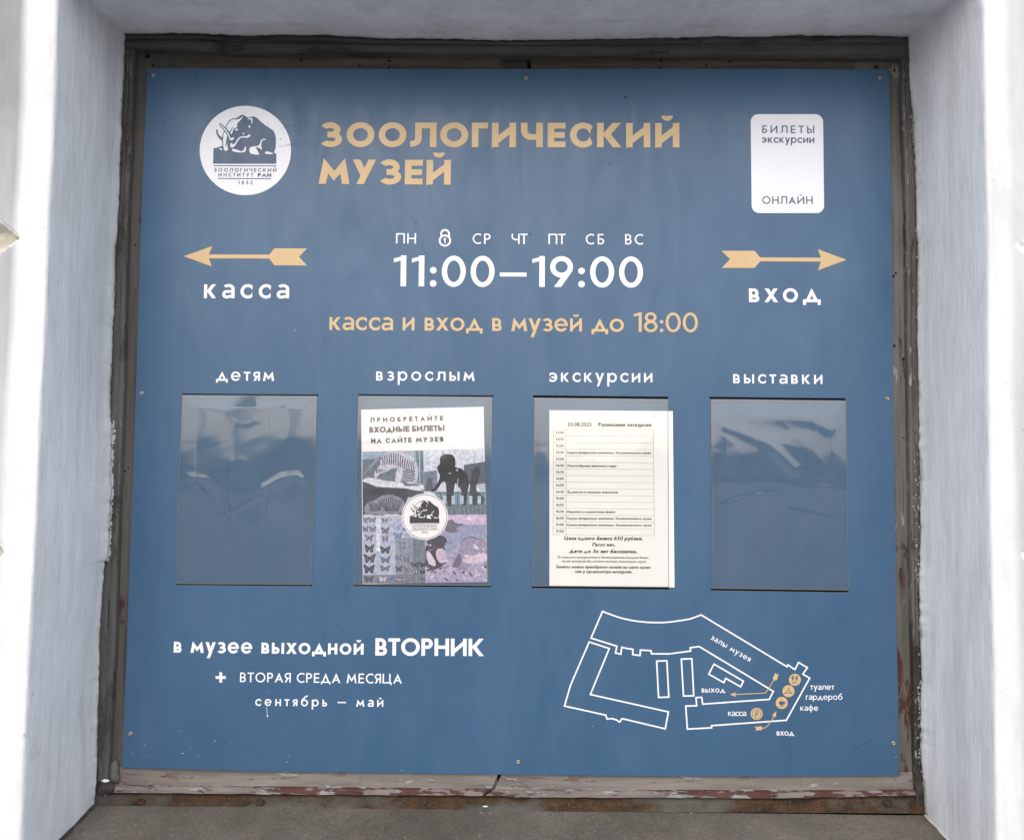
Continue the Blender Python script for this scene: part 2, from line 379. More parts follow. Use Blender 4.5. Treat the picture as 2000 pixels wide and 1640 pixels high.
        if up == 'М':
            w = wd(730, 580, 850); a = w * .155; d = .2 * s; c = w / 2; b = s * 1.13; yb = h * .13
            md = None; yv = yb + s * 1.5
            for _ in range(40):
                md = (h + d - yv) / (c - a); yv = yb + s * .96 * sqrt(1 + md * md)
            ml = (h + d) / a
            # inner leg line: y = ml*(x-b); diagonal lower edge: y = yb - md*(x-c)
            xq = (ml * b + yb + md * c) / (ml + md); yq = ml * (xq - b)
            return [[(0, 0), (a, h + d), (c, yv), (w - a, h + d), (w, 0), (w - b, 0), (w - xq, yq), (c, yb), (xq, yq), (b, 0)]], w
        if up == 'У':
            w = wd(560, 443, 640); b = s * 1.14
            if L:
                de = -.47 * X; xb = w * .16; m = (h - de) / (w - b - xb)
                ym = 12; xm = xb + (ym - de) / m
                return [line_(xb, de, w - b, h, b), line_(xm + b * .1, ym, 0, h, b)], w
            xb = w * .17; m = h / (w - b - xb); ym = h * .33; xm = xb + ym / m
            return [line_(xb, 0, w - b, h, b), line_(xm + b * .05, ym, 0, h, b)], w
    if up == 'Ц':
        w = wd(590, 400); f = .17 * C if not L else .2 * X
        return [R_(0, 0, s, h), R_(w - s, 0, w, h), R_(0, 0, w + s * .75, t), R_(w - s * .12, -f, w + s * .75, t)], w + s * .75
    if ch == 'е':
        w = 485; rx = w / 2; cy = h / 2; a = 32
        return [arc_(rx, cy, rx, cy + o, s, -2, 182, sy=s * .9), arc_(rx, cy, rx, cy + o, s, 178, 360 - a, 178, 360 - a - 6, sy=s * .9), R_(s * .5, cy - t * .42, w - 3, cy + t * .42)], w
    if ch == 'а':
        w = 415; bw = w * .56; hh = h * .60
        P = [R_(w - s, 0, w, h * .66)]
        ry = h * .33 + o; rx = w * .50; cx = w - rx
        P += [arc_(cx, h + o - ry, rx, ry, s, 0, 142, 0, 140, sy=t)]
        ry = hh / 2; rx = min(ry * 1.05, w * .42); cx = rx
        P += [arc_(cx, ry - o, rx, ry, s * .95, 90, 270, sy=t), arc_(cx, ry - o, w - s * .5 - cx, ry, s * .9, 270, 345, sy=t), R_(cx - 2, hh - o - t * .9, w - s * .5, hh - o)]
        return P, w
    if ch == 'р':
        w = 488; return [R_(0, -.47 * X, s, h)] + ring_(w / 2 + 12, h / 2, w / 2 - 12, h / 2 + o, s, sy=s * .93), w
    if ch == 'б':
        w = 495; P = ring_(w / 2, h * .485, w / 2, h * .485 + o, s, sy=s * .93)
        P += [arc_(w * .98, h * .62, w * .98, h * .82, s, 180, 118, sy=s)]
        P += [[(w * .50, h + .205 * h), (w * .94, h + .42 * h), (w * .94, h + .42 * h + t * 1.05), (w * .44, h + .42 * h)]]
        return P, w
    if ch == 'ф':
        w = 560; return [R_(w / 2 - s / 2, -.4 * X, w / 2 + s / 2, C * .98)] + ring_(w / 2, h / 2, w / 2, h / 2 + o, s, sy=s * .9), w
    if ch == '0': w = 545; return ring_(w / 2, C / 2, w / 2, C / 2 + o, s, sy=s * .92), w
    if ch == '1': w = 285; return [R_(w - s * 1.05, 0, w, C + 10), [(0, C - 150), (w, C - 75), (w, C + 14), (0, C - 62)]], w
    if ch == '8':
        w = 490; return ring_(w / 2, C * .29, w / 2, C * .29 + o, s, sy=t) + ring_(w / 2, C * .755, w * .43, C * .245 + o, s, sy=t), w
    if ch == '9':
        w = 520; return ring_(w / 2, C * .66, w / 2, C * .34 + o, s, sy=s * .95) + [[(w * .17, 0), (w * .17 + s * 1.35, 0), (w * .97, C * .52), (w * .985, C * .60), (w * .62, C * .45)]], w
    if ch == ':': r = s * .63; return [disc_(r, r - 8, r), disc_(r, h * .53, r)], 2 * r
    if ch in '.,': r = s * .6; return [disc_(r, r - 6, r)] + ([[(r * .5, 0), (r * 2, 0), (r * .9, -r * 2.2), (0, -r * 2.2)]] if ch == ',' else []), 2 * r
    if up == 'Ж':
        w = wd(850, 600); b = s * 1.2; c = w / 2
        return [R_(c - s / 2, 0, c + s / 2, h), line_(w - b, 0, c + s * .1, h * .58, b), line_(c + s * .1, h * .42, w - b, h, b), line_(0, 0, c - s * .1 - b, h * .58, b), line_(c - s * .1 - b, h * .42, 0, h, b)], w
    if up == 'Ю':
        w = wd(950, 640); r = w * .34; return [R_(0, 0, s, h), R_(0, h / 2 - t / 2, w - 2 * r + s * .5, h / 2 + t / 2)] + ring_(w - r, h / 2, r, h / 2 + o, s, sy=s * .92), w
    if ch == '2':
        w = 480; return [arc_(w / 2, C - w * .47, w * .5, w * .47 + o, s, -25, 170, -28, 170), [(0, 0), (w, 0), (w, t), (s * 1.3, t), (w * .97, C * .52), (w * .97 - s * 1.05, C * .50), (0, t * .9)]], w
    if ch in '35':
        w = 470; P = [arc_(w * .46, C * .30, w * .54, C * .30 + o, s, 100 if ch == '3' else 128, -150, 100 if ch == '3' else 132, -152, sy=t)]
        if ch == '3': P += [arc_(w * .46, C * .77, w * .46, C * .23 + o, s, -90, 150, sy=t), R_(w * .3, C * .5 , w * .5, C * .5 + t)]
        else: P += [R_(w * .12, C - t, w * .92, C), [(w * .12, C), (w * .12 + s * .9, C), (w * .06 + s * .95, C * .50), (w * .06, C * .50)]]
        return P, w
    if ch == '6':
        P, w = glyph('9', s); return [[(w - x, C - y) for x, y in p] for p in P], w
    if ch == '4': w = 540; return [R_(w * .62, 0, w * .62 + s, C), R_(0, C * .17, w, C * .17 + t), [(0, C * .17 + t), (0, C * .17), (s * 1.2, C * .17 + t * .5), (w * .62 + s * .4, C * .86), (w * .62 + s, C)]], w
    if ch == '7': w = 470; return [R_(0, C - t, w, C), line_(w * .12, 0, w - s * 1.15, C, s * 1.15)], w
    if ch == '–': w = 610; return [R_(0, 235, w, 235 + t * .85)], w
    if ch == '+': w = 440; return [R_(0, 230 - t / 2, w, 230 + t / 2), R_(w / 2 - s / 2, 10, w / 2 + s / 2, 450)], w
    raise KeyError(ch)

SB = dict()
for c_ in 'ТГУХАЛЯДаэзтухлядм': SB[c_] = -.3
for c_ in 'ОСЭосэерф089': SB[c_] = -.12
def layout(text, s, width, cap, wide=1.0, shear=0.0):
    """place the glyphs of a line so that its ink is `width` wide at cap height `cap` (same unit); returns polygons"""
    k = cap / 700.0; base = 72
    gl = [glyph(c, s) for c in text]; x = 0; xs = []
    gaps = []
    for i, (P, w) in enumerate(gl):
        if i:
            gaps.append(base * (1 + SB.get(text[i - 1], 0) + SB.get(text[i], 0)))
    nat = sum(w for _, w in gl) + sum(gaps); n = len(gl) - 1
    if wide is None: wide = max(.75, min(1.5, (width / k) / nat))
    tr = ((width / k) / wide - nat) / n if n else 0
    out = []; x = 0
    for i, (P, w) in enumerate(gl):
        for p in P: out.append([((x + a) * k * wide + b * k * shear, b * k) for a, b in p])
        x += w + (gaps[i] + tr if i < n else 0)
    return out
from mathutils.geometry import delaunay_2d_cdt
# ------------------------------------------------------------------ ground outside the picture (gives the light from below and what the film mirrors)
D = .21                                   # depth of the opening
GROUND = -1.75
def steps(a, b, d0, mid0, mid1, d1):
    """values from a to b, spaced d1 inside [mid0, mid1] and d0 outside"""
    v = [a]; x = a
    while x < b:
        x += d1 if mid0 <= x <= mid1 else d0
        v.append(min(x, b))
    return v
m, t, b_ = nodes('asphalt')
c_ = mix(t, ramp(t, tex(t, .6, 5), [(.3, 0.0), (.7, 1.0)]), (.13, .13, .133), (.17, .17, .17)); t.links.new(c_, b_.inputs['Base Color']); b_.inputs['Roughness'].default_value = .85
M_asph = m
g = link('ground', grid_mesh(lambda u, v: (u, v, GROUND), [-90, -30, -10, 10, 30, 90], [-120, -60, -20, -6, 4]), M_asph); put(g, kind='structure')
m, t, b_ = nodes('pavement_stone')
c_ = mix(t, ramp(t, tex(t, 3, 5), [(.3, 0.0), (.7, 1.0)]), (.20, .195, .19), (.27, .265, .255)); t.links.new(c_, b_.inputs['Base Color']); b_.inputs['Roughness'].default_value = .85
g = link('pavement', box_mesh(-40, 40, -4.2, -.25, GROUND - .02, GROUND + .13, .01), m); put(g, kind='structure')
# far bank with trees, mirrored in the plastic films
m, t, b_ = nodes('far_foliage'); c_ = mix(t, ramp(t, tex(t, .8, 4), [(.3, 0.0), (.7, 1.0)]), (.035, .05, .025), (.07, .085, .05)); t.links.new(c_, b_.inputs['Base Color']); b_.inputs['Roughness'].default_value = .9
me_bm = bmesh.new()
for i in range(60):
    x = -88 + i * 3 + random.uniform(-1, 1); hh = random.uniform(1.6, 3.4)
    q = bmesh.ops.create_icosphere(me_bm, subdivisions=2, radius=1)
    for v in q['verts']:
        k = 1 + .35 * noise.noise(v.co * 2.2 + Vector((i, 0, 0)))
        v.co = Vector((x + v.co.x * k * 2.6, -62 + v.co.y * 2 * k, GROUND + hh * .55 + v.co.z * k * hh * .6))
me = bpy.data.meshes.new('m'); me_bm.to_mesh(me); me_bm.free()
g = link('far_tree_row', me, m, smooth=True); put(g, kind='stuff')

# ------------------------------------------------------------------ the white plastered wall and its opening
Yf = -.012                                # plane where plaster meets the frame
LEFT_IN = [(60, 243.5), (90, 243), (170, 239), (240, 236), (262, 236.5), (300, 233), (335, 232.5), (400, 230.5), (470, 226.5), (480, 224.5), (600, 222), (640, 219), (700, 217), (745, 215), (790, 214), (812, 215), (835, 217.5), (930, 214), (960, 215.5), (1010, 213), (1060, 211), (1092, 208.5), (1096, 203), (1130, 200.5), (1200, 195), (1262, 192.5), (1300, 192.5), (1345, 191.5), (1390, 189.5), (1460, 188.5), (1530, 187), (1600, 180)]
LEFT_OUT = [(-200, 118), (0, 111), (100, 108), (200, 105), (310, 101), (410, 94), (600, 88), (820, 77), (1000, 70), (1230, 58), (1400, 50), (1640, 40), (1900, 32)]
RIGHT_IN = [(60, 1775), (85, 1775), (100, 1776.5), (170, 1778), (225, 1784.5), (245, 1785), (300, 1788), (400, 1791), (450, 1791), (470, 1794), (530, 1794), (600, 1793), (700, 1794), (800, 1796.5), (870, 1796), (920, 1798), (1010, 1799), (1030, 1800), (1130, 1797), (1230, 1798), (1330, 1801), (1400, 1799), (1480, 1800), (1550, 1806), (1640, 1812)]
RIGHT_OUT = [(-200, 1912), (0, 1918), (25, 1922), (100, 1922), (300, 1926), (410, 1929.5), (600, 1931), (820, 1932), (1000, 1936), (1230, 1941), (1450, 1944), (1640, 1947), (1900, 1953)]
TOP_IN = [(230, 66), (262, 65), (330, 64), (400, 65), (430, 67), (500, 69.5), (560, 67), (600, 68.5), (640, 68), (690, 71), (740, 74), (820, 75), (900, 76), (1000, 78.5), (1080, 77), (1150, 76), (1250, 74.5), (1340, 73), (1400, 70), (1430, 72), (1500, 71), (1550, 68.5), (1640, 70), (1690, 68), (1730, 70), (1775, 71)]
def to_tab(tab, Y, axis=0):
    """pixel table -> world table: for jambs (z, x), for the soffit (x, z)"""
    out = []
    for a, v in tab:
        p = P(v, a, Y) if axis == 0 else P(a, v, Y)
        out.append((p.z, p.x) if axis == 0 else (p.x, p.z))
    return sorted(out)
WLI, WLO = to_tab(LEFT_IN, Yf), to_tab(LEFT_OUT, -D)
WRI, WRO = to_tab(RIGHT_IN, Yf), to_tab(RIGHT_OUT, -D)
WTI = to_tab(TOP_IN, Yf, 1)
wall = thing('plaster_wall', (0, -D, GROUND), 'white painted plaster wall whose deep window opening frames the blue sign', 'wall')
CHIPS_L = [(P(-5, 462, -D), .025, .018), (P(-18, 1078, -D), .018, .012)]
CHIPS_R = [(P(2002, 481, -D), .009, .008), (P(2006, 1084, -D), .008, .008)]
NREV = 34
def jamb(side):
    tin, tout = (WLI, WLO) if side < 0 else (WRI, WRO)
    smc = {}
    def smooth_in(z):
        if z not in smc: smc[z] = sum(lerp_tab(tin, max(-.60, min(.74, z + d * .014))) for d in range(-8, 9)) / 17
        return smc[z]
    # profile stations: ('lip', k) ('rev', k) ('arc', k) ('face', dist)
    st = [('lip', 0), ('lip', 1)] + [('rev', k / NREV) for k in range(NREV + 1)] + [('arc', k / 6) for k in range(1, 7)]
    st += [('face', d) for d in [.003 * k for k in range(1, 46)] + [.17, .25, .4, .7, 1.2, 2.0]]
    rad = .006
    def fn(s, z):
        xi = lerp_tab(tin, z); xo = lerp_tab(tout, z)
        j = fbm(z * 90, side * 3.1, 0, 3) * .0013 + fbm(z * 25, side * 9.1, 3, 2) * .0008
        jj = j + (xi - smooth_in(z)); xi = smooth_in(z)
        k, v = st[s]
        if k == 'lip': return (xi + jj + side * .004 * (1 - v), Yf + .010 * (1 - v) + .002, z)
        if k == 'rev':
            q = v ** 1.15; x = xi + jj * (1 - q) ** 8 + (xo - xi) * q; y = Yf - .0005 + (-D + rad - Yf) * q
            am = min(1, v * 8)
            x += side * am * (fbm(q * 2, z * 1.6, side * 5, 2) * .0013) - side * .0012 * (1 - am)
            return (x, y, z)
        wob = fbm(2, z * 1.6, side * 5, 2) * .0013 * side + fbm(z * 14, 2, side, 3) * .0006 * side
        if k == 'arc': a = v * pi / 2; return (xo + wob + side * rad * (1 - cos(a)), -D + rad - rad * sin(a), z)
        x = xo + side * (rad + v)
        y = -D + fbm(x * 6, z * 3, side * 2, 3) * .0025
        if side < 0: y += .010 * max(0, min(1, (v - .038) / .05)) ** 1.3      # face falls back past the arris band
        y += wob * 0
        for c, r, dep in (CHIPS_L if side < 0 else CHIPS_R):
            dx = (x - c.x) * (1.0); dz = z - c.z
            dd = sqrt((dx * .9) ** 2 + (dz * 1.15) ** 2) + fbm(x * 90, z * 90, 4, 3) * .004
            if side < 0: dd = abs(dz) * 1.0 + max(0, dx) * .75 + max(0, -dx - .012) * 1.1 + fbm(x * 80, z * 80, 4, 3) * .004
            e = max(0, min(1, (r - dd) / (.009)))
            y += dep * e * (1 + .3 * fbm(x * 60, z * 60, 1, 2))
        return (x, y, z)
    def at(s, z):
        k, v = st[s]
        if k == 'lip': return .62
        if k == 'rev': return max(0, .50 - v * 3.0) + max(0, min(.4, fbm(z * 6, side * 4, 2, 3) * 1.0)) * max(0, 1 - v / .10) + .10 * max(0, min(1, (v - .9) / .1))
        if k == 'face':
            xo = lerp_tab(tout, z); x = xo + side * (rad + v); w = 0
            for c, r, dep in (CHIPS_L if side < 0 else CHIPS_R):
                dx = x - c.x; dz = z - c.z
                dd = abs(dz) + max(0, dx) * .75 + max(0, -dx - .012) * 1.1 if side < 0 else sqrt(dx * dx * .8 + dz * dz * 1.3)
                dd += fbm(x * 80, z * 80, 4, 3) * .004
                w = max(w, .75 * max(0, min(1, (r - dd) / .006)))
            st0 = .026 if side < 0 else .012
            if w < .05: w = -max(.08 + .03 * fbm(x * 12, z * 4, 9 + side, 3), min(1, max(0, (v - st0) / .022)) * (.27 + .12 * fbm(x * 9, z * 2.5, 3 + side, 3)) * (1 if side < 0 else .52))  # front face: shade painted into the colour against strong daylight, plus mottled staining
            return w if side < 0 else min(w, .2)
        if k == 'arc': return -.07  # arris dimmed in colour the same way, more lightly
        return 0
    zs = steps(-1.9, 1.5, .08, -.80, .80, .0032)
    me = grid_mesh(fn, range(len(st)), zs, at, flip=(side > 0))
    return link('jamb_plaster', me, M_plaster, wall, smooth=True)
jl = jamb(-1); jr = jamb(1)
# lintel: soffit and the wall above
def lintel():
    NS = 26
    st = [('lip', 0), ('lip', 1)] + [('sof', k / NS) for k in range(NS + 1)] + [('up', d) for d in (.004, .02, .06, .15, .4, .8)]
    def fn(s, x):
        zi = lerp_tab(WTI, max(-.669, min(.669, x))) + fbm(x * 70, 5.5, 0, 3) * .0012
        k, v = st[s]
        if k == 'lip': return (x, Yf + .010 * (1 - v) + .002, zi + .006 * (1 - v))
        if k == 'sof':
            am = min(1, v * 8)
            return (x, Yf - .0005 + (-D - Yf) * v, zi - .020 * v + am * fbm(x * 2.5, v * 3, 8, 3) * .0025 - .001 * (1 - am))
        return (x, -D - .0005, zi - .020 + v)
    def at(s, x):
        k, v = st[s]
        if k == 'lip': return .62
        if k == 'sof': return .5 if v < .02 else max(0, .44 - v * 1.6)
        return 0
    xs = steps(-.80, .80, .05, -.70, .70, .004)
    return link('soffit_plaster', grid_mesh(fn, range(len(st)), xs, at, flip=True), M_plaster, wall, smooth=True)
lintel()

# ------------------------------------------------------------------ window frame behind the sign
frame = thing('window_frame', (0, .02, -.66), 'old weathered wooden window frame with peeling grey paint around the blue sign', 'window frame')
SEAM_L = [(60, 263), (95, 263), (170, 260), (300, 256), (410, 250), (600, 245), (760, 241), (900, 236), (1050, 230), (1230, 226), (1350, 220), (1480, 213), (1560, 208)]
SEAM_R = [(60, 1763), (110, 1762), (170, 1761), (240, 1763), (410, 1770), (600, 1772), (820, 1775), (1000, 1778), (1230, 1782), (1350, 1785), (1490, 1787), (1560, 1790)]
SEAM_T = [(200, 98), (262, 98), (350, 98), (450, 104), (600, 106), (1000, 108), (1250, 110), (1500, 112), (1765, 115), (1830, 116)]
YJ, YS = -.0060, .0062                     # front of the frame, front of the sash boards
WSL, WSR, WST = to_tab(SEAM_L, YJ), to_tab(SEAM_R, YJ), to_tab(SEAM_T, YJ, 1)
def upright(side):
    seam, pin = (WSL, WLI) if side < 0 else (WSR, WRI)
    prof = [(-.55, .003), (-.25, .0), (0, 0), (.12, -.0008), (.25, -.0014), (.38, -.0012), (.45, -.0006), (.50, .0002), (.56, -.0008), (.66, -.0016), (.78, -.0018), (.88, -.0010), (.95, .0004), (1.0, .0030), (1.0, .010), (1.0, .03)]
    def fn(u, z):
        a = lerp_tab(pin, z); s_ = lerp_tab(seam, z); k, d = prof[u]
        x = a + (s_ - a) * k; g_ = noise.noise((k * 14, z * 3, side * 4.0)) * .0007 + noise.noise((k * 60, z * 14, side * 4.0)) * .0004
        if k >= .97: x += noise.noise((z * 40, side * 2.0, 1)) * .0007
        if .1 < k < .95: g_ += abs(noise.noise((k * 9 + side, z * 1.3, 3.3))) ** .5 * .0012 + max(0, .0012 - abs(noise.noise((k * 5, z * 4, side * 7.0))) * .02)
        return (x, YJ + d + g_, z)
    zs = steps(-.80, .75, .004, -1, 1, .004)
    return link('jamb', grid_mesh(fn, range(len(prof)), zs, flip=(side > 0)), M_frame if side < 0 else M_frame_r, frame, smooth=False)
upright(-1); upright(1)
def head():
    prof = [(-.6, .004), (-.2, 0), (0, -.001), (.10, -.003), (.22, -.0045), (.34, -.0035), (.40, -.0012), (.46, -.004), (.60, -.0058), (.78, -.0052), (.90, -.0035), (.97, .000), (1, .004), (1, .012), (1, .03)]
    def fn(u, x):
        a = lerp_tab(WTI, max(-.668, min(.668, x))); s_ = lerp_tab(WST, x); k, d = prof[u]
        z = a + (s_ - a) * k; g_ = noise.noise((x * 3, k * 14, 9.0)) * .0010 + noise.noise((x * 16, k * 50, 9.0)) * .0005
        if k >= .97: z += noise.noise((x * 25, 2.0, 1)) * .0009
        return (x, YJ - .002 + d + g_, z)
    xs = steps(-.685, .69, .004, -1, 1, .004)
    link('head', grid_mesh(fn, range(len(prof)), xs), M_frame_h, frame)
head()
# sash boards: (stile, stile, top rail) x 2 and the bottom rails
def board(name, fn_in, fn_out, a0, a1, axis, mat, Y, depth=.02, parent=None, seed=0.0):
    prof = [(0, .02), (0, .001), (.02, 0)] + [(k / 10, 0) for k in range(1, 10)] + [(.98, 0), (1, .001), (1, .02)]
    def fn(u, v):
        p, q = fn_in(v), fn_out(v); k, d = prof[u]; w = p + (q - p) * k
        g_ = noise.noise((k * 8, v * 2.5, seed)) * .0006 + noise.noise((k * 40, v * 12, seed)) * .00025
        return (w, Y + d + g_, v) if axis == 'z' else (v, Y + d + g_, w)
    vs = steps(a0, a1, .005, -2, 2, .005)
    me = grid_mesh(fn, range(len(prof)), vs)
    if (fn_out(a0) < fn_in(a0)) == (axis == 'z'): me.flip_normals()
    return link(name, me, mat, parent)
XM0, XM1 = P(976, 120, YS).x, P(1037, 120, YS).x
sl = link('sash', box_mesh(-.640, XM0 + .02, .020, .030, -.57, .57), M_black, frame, label='left casement sash hidden behind the sign')
sr = link('sash', box_mesh(XM1 - .005, .650, .020, .030, -.57, .57), M_black, frame, label='right casement sash hidden behind the sign')
zt = P(1000, 108, YS).z + .02; zb = P(1000, 1500, YS).z
board('stile', lambda z: lerp_tab(WSL, z) - .004, lambda z: -.58, -.62, zt, 'z', M_sash, YS, parent=sl, seed=1)
board('stile', lambda z: lerp_tab(WSR, z) + .004, lambda z: .585, -.62, zt, 'z', M_sash_r, YS, parent=sr, seed=2)
board('top_rail', lambda x: P(600, 160, YS).z, lambda x: zt, -.58, XM0, 'x', M_sash_h, YS + .0008, parent=sl, seed=3)
board('top_rail', lambda x: P(600, 160, YS).z, lambda x: zt, XM1, .585, 'x', M_sash_h, YS + .0008, parent=sr, seed=4)
link('rebate', box_mesh(-.70, .70, .040, .045, -.70, .72), M_black, frame, label='dark gap behind the sashes')
link('astragal', box_mesh(XM0 + .004, XM1 - .006, .0125, .02, .55, P(1000, 108, YS).z + .02, .001), M_frame_h, frame)
link('meeting_stile', box_mesh(P(935, 120, YS).x, P(985, 120, YS).x, .0085, .02, .55, zt, .001), M_sash_h, frame)
# bottom rails: upright face and a bevelled foot, split by a slanting open joint
def bottom_rail(px0, px1, parent, cut0, cut1, mats, seed):
    RT = [(200, 1490), (1800, 1500)]
    RB = [(200, 1531), (500, 1534), (950, 1539), (1000, 1540), (1500, 1542), (1800, 1541)]
    RF = [(200, 1547), (500, 1549.5), (950, 1553), (1000, 1556), (1500, 1558), (1800, 1553)]
    def zt_(px, tab, Y): return P(px, lerp_tab(tab, px), Y).z
    n = 150; face = []
    rows = [(0, 'T', 0, YS + .003), (.25, 'T', 0, YS - .0012), (.66, 'T', 0, YS - .0014), (.97, 'B', 0, YS - .0018), (1.0, 'B', 0, YS - .0022), (1.3, 'F', 0, -.001), (1.7, 'F', 0, -.0045), (2.0, 'F', 0, -.0055), (2.04, 'F', 0, -.003), (2.04, 'F', 0, .03)]
    vs = []
    for (k, _, _, Y) in rows:
        for i in range(n + 1):
            f = i / n; kk = min(1, k / 2)
            a0 = px0 + (cut0[0] + (cut0[1] - cut0[0]) * kk if cut0 else 0); a1 = px1 + (cut1[0] + (cut1[1] - cut1[0]) * kk if cut1 else 0)
            if cut1: a1 += noise.noise((kk * 5, seed, 3)) * 5
            px = a0 + (a1 - a0) * f
            T, B, F = zt_(px, RT, Y), zt_(px, RB, Y), zt_(px, RF, Y)
            z = T + (B - T) * k if k <= 1 else B + (F - B) * min(1, k - 1)
            x = P(px, 1530, Y).x
            g_ = noise.noise((x * 3, z * 60, seed)) * .0007 + noise.noise((x * 15, z * 200, seed)) * .0004
            if k > 1.9: z += noise.noise((x * 30, seed, 6)) * .0012
            vs.append((x, Y + g_, z))
    fs = [[], []]
    for j in range(len(rows) - 1):
        for i in range(n): fs[0 if j < 4 else 1].append((j * (n + 1) + i, (j + 1) * (n + 1) + i, (j + 1) * (n + 1) + i + 1, j * (n + 1) + i + 1))
    for nm, ff, mt in (('bottom_rail', fs[0], mats[0]), ('bevelled_foot', fs[1], mats[1])):
        used = sorted({i for f in ff for i in f}); ix = {a: b for b, a in enumerate(used)}
        me = bpy.data.meshes.new('m'); me.from_pydata([vs[i] for i in used], [], [[ix[i] for i in f] for f in ff]); me.update()
        link(nm, me, mt, parent)
bottom_rail(213, 975, sl, None, (6, -34), (M_rail, M_bevel), 1.5)
bottom_rail(982, 1800, sr, (4, -34), None, (M_rail, M_bevel), 6.5)
# splinter of brown wood in the joint, mortar lump in the left corner
link('splinter', box_mesh(P(946, 1532, YS).x, P(972, 1532, YS).x, YS + .002, YS + .012, P(960, 1552, YS).z, P(960, 1506, YS).z, .002), M_sash_h, frame)
def lump(name, px, py, Y, r, mat, parent, seed, sq=(1, .5, 1)):
    bm = bmesh.new(); bmesh.ops.create_icosphere(bm, subdivisions=3, radius=1)
    c = P(px, py, Y)
    for v in bm.verts:
        k = 1 + .45 * noise.noise(v.co * 1.6 + Vector((seed, 0, 0))) + .15 * noise.noise(v.co * 5 + Vector((seed, 0, 0)))
        v.co = Vector((c.x + v.co.x * r * k * sq[0], c.y + v.co.y * r * k * sq[1], c.z + v.co.z * r * k * sq[2]))
    me = bpy.data.meshes.new('m'); bm.to_mesh(me); bm.free(); return link(name, me, mat, parent, smooth=True)
lump('mortar_patch', 205, 1536, -.006, .013, M_mortar, frame, 1.0, (1.1, .5, .9))
lump('mortar_patch', 222, 1508, .002, .012, M_frame, frame, 3.0, (.8, .35, 1.6))
lump('mortar_patch', 1798, 1530, -.004, .013, M_mortar, frame, 5.0, (.5, .4, 1.9))
lump('paint_flake', 206, 1524, -.0165, .0034, M_plaster, frame, 8.0, (1.8, .25, .7))
# nail holes with dark rusty heads
M_nail = mat_flat('rusty_nail', (.022, .014, .010), .8, .1, .3)
nb = bmesh.new(); bmesh.ops.create_cone(nb, cap_ends=True, cap_tris=False, segments=10, radius1=.0018, radius2=.0013, depth=.0012)
bmesh.ops.rotate(nb, verts=nb.verts[:], cent=(0, 0, 0), matrix=Matrix.Rotation(pi / 2, 3, 'X')); nme = bpy.data.meshes.new('nail'); nb.to_mesh(nme); nb.free(); nme.materials.append(M_nail)
for px, py, k in ((588, 118, 1.2), (702, 127, 1.1), (760, 119, 1.5), (760, 131, 1.3), (1291, 119, 1.6), (1291, 132, 1.2), (1380, 127, 1.1), (1425, 121, 1.1), (288, 110, 2.6), (298, 128, 1.3), (1712, 131, 2.4), (1747, 138, 1.4), (1750, 533, 1.2), (1745, 539, 1.3), (1746, 675, 1.7), (1765, 701, 1.3), (264, 478, 1.1), (251, 914, 1.0), (244, 920, 1.1), (1765, 855, .9)):
    o = bpy.data.objects.new('nail', nme); COL.objects.link(o); p = P(px, py, YS - .0004); o.parent = frame; o.location = p - frame.location; o.scale = (k, 1, k * random.uniform(.8, 1.2))

# ------------------------------------------------------------------ sill
ZS = P(1000, 1582, -.014).z
sill = thing('window_sill', (0, -D / 2, ZS - .05), 'dusty grey window sill sloping outwards with a rusty metal flashing under the sign', 'window sill')
def sill_fn(u, v):                         # u across, v outwards
    x = u; y = -.012 - v
    z = ZS - .118 * v + fbm(x * 4, y * 6, 2, 3) * .0016
    if v > .235: z -= (v - .235) * 6; y = -.012 - .235 - (v - .235) * .2
    return (x, y, z)
link('slab', grid_mesh(sill_fn, steps(-.83, .83, .012, -2, 2, .012), [k * .008 for k in range(30)] + [.25, .27]), M_sill, sill, smooth=True)
ZF = [(200, 1551), (500, 1552), (950, 1556), (1500, 1560), (1800, 1556)]; ZG = [(180, 1571), (500, 1577), (950, 1583), (1500, 1586), (1840, 1588)]
def fl_fn(u, v):
    px = u; k = v
    Y = .004 - .018 * k ** .8
    a = P(px, lerp_tab(ZF, px) - 4, Y); b = P(px, lerp_tab(ZG, px), Y)
    z = a.z + (b.z - a.z) * k
    return (a.x, Y + noise.noise((px * .05, k * 3, 1)) * .0012, z + noise.noise((px * .04, k * 2, 6)) * .0008)
link('flashing', grid_mesh(fl_fn, [195 + 8 * i for i in range(204)], [k / 8 for k in range(9)], flip=True), M_rust, sill, smooth=True)
def seal(side):
    tab = LEFT_IN if side < 0 else RIGHT_IN
    def fn(u, v):
        y = -.012 - v; xi = lerp_tab(WLI if side < 0 else WRI, ZS); xo = lerp_tab(WLO if side < 0 else WRO, ZS)
        x = xi + (xo - xi) * min(1.05, (v / (D - .012)) ** (1 / 1.0)); z = ZS - .118 * v
        a = u / 5 * pi / 2; r = .011 + .004 * noise.noise((v * 40, side * 3.0, 0)) if side < 0 else .008 + .003 * noise.noise((v * 40, side * 3.0, 0))
        return (x - side * r * (1 - sin(a)) + side * .004, y, z + r * (1 - cos(a)) + .0005)
    return link('sealing_strip', grid_mesh(fn, range(6), [k * .005 for k in range(44)], lambda u, v: .7, flip=(side < 0)), M_mortar if side < 0 else M_plaster, sill, smooth=True)
seal(-1); seal(1)
for px, py, k in ((276, 1566, 1.0), (508, 1566, 1.1), (1734, 1566, 1.1)):
    lump('rivet', px, py, -.012, .0058 * k, M_rust, sill, px * .1, (1, .5, 1))
for px, py, k in ((376, 1589, 1.0), (948, 1574, .7)):
    lump('paint_flake', px, py, -.020, .004 * k, M_plaster, sill, px * .1, (1.4, .5, .35))
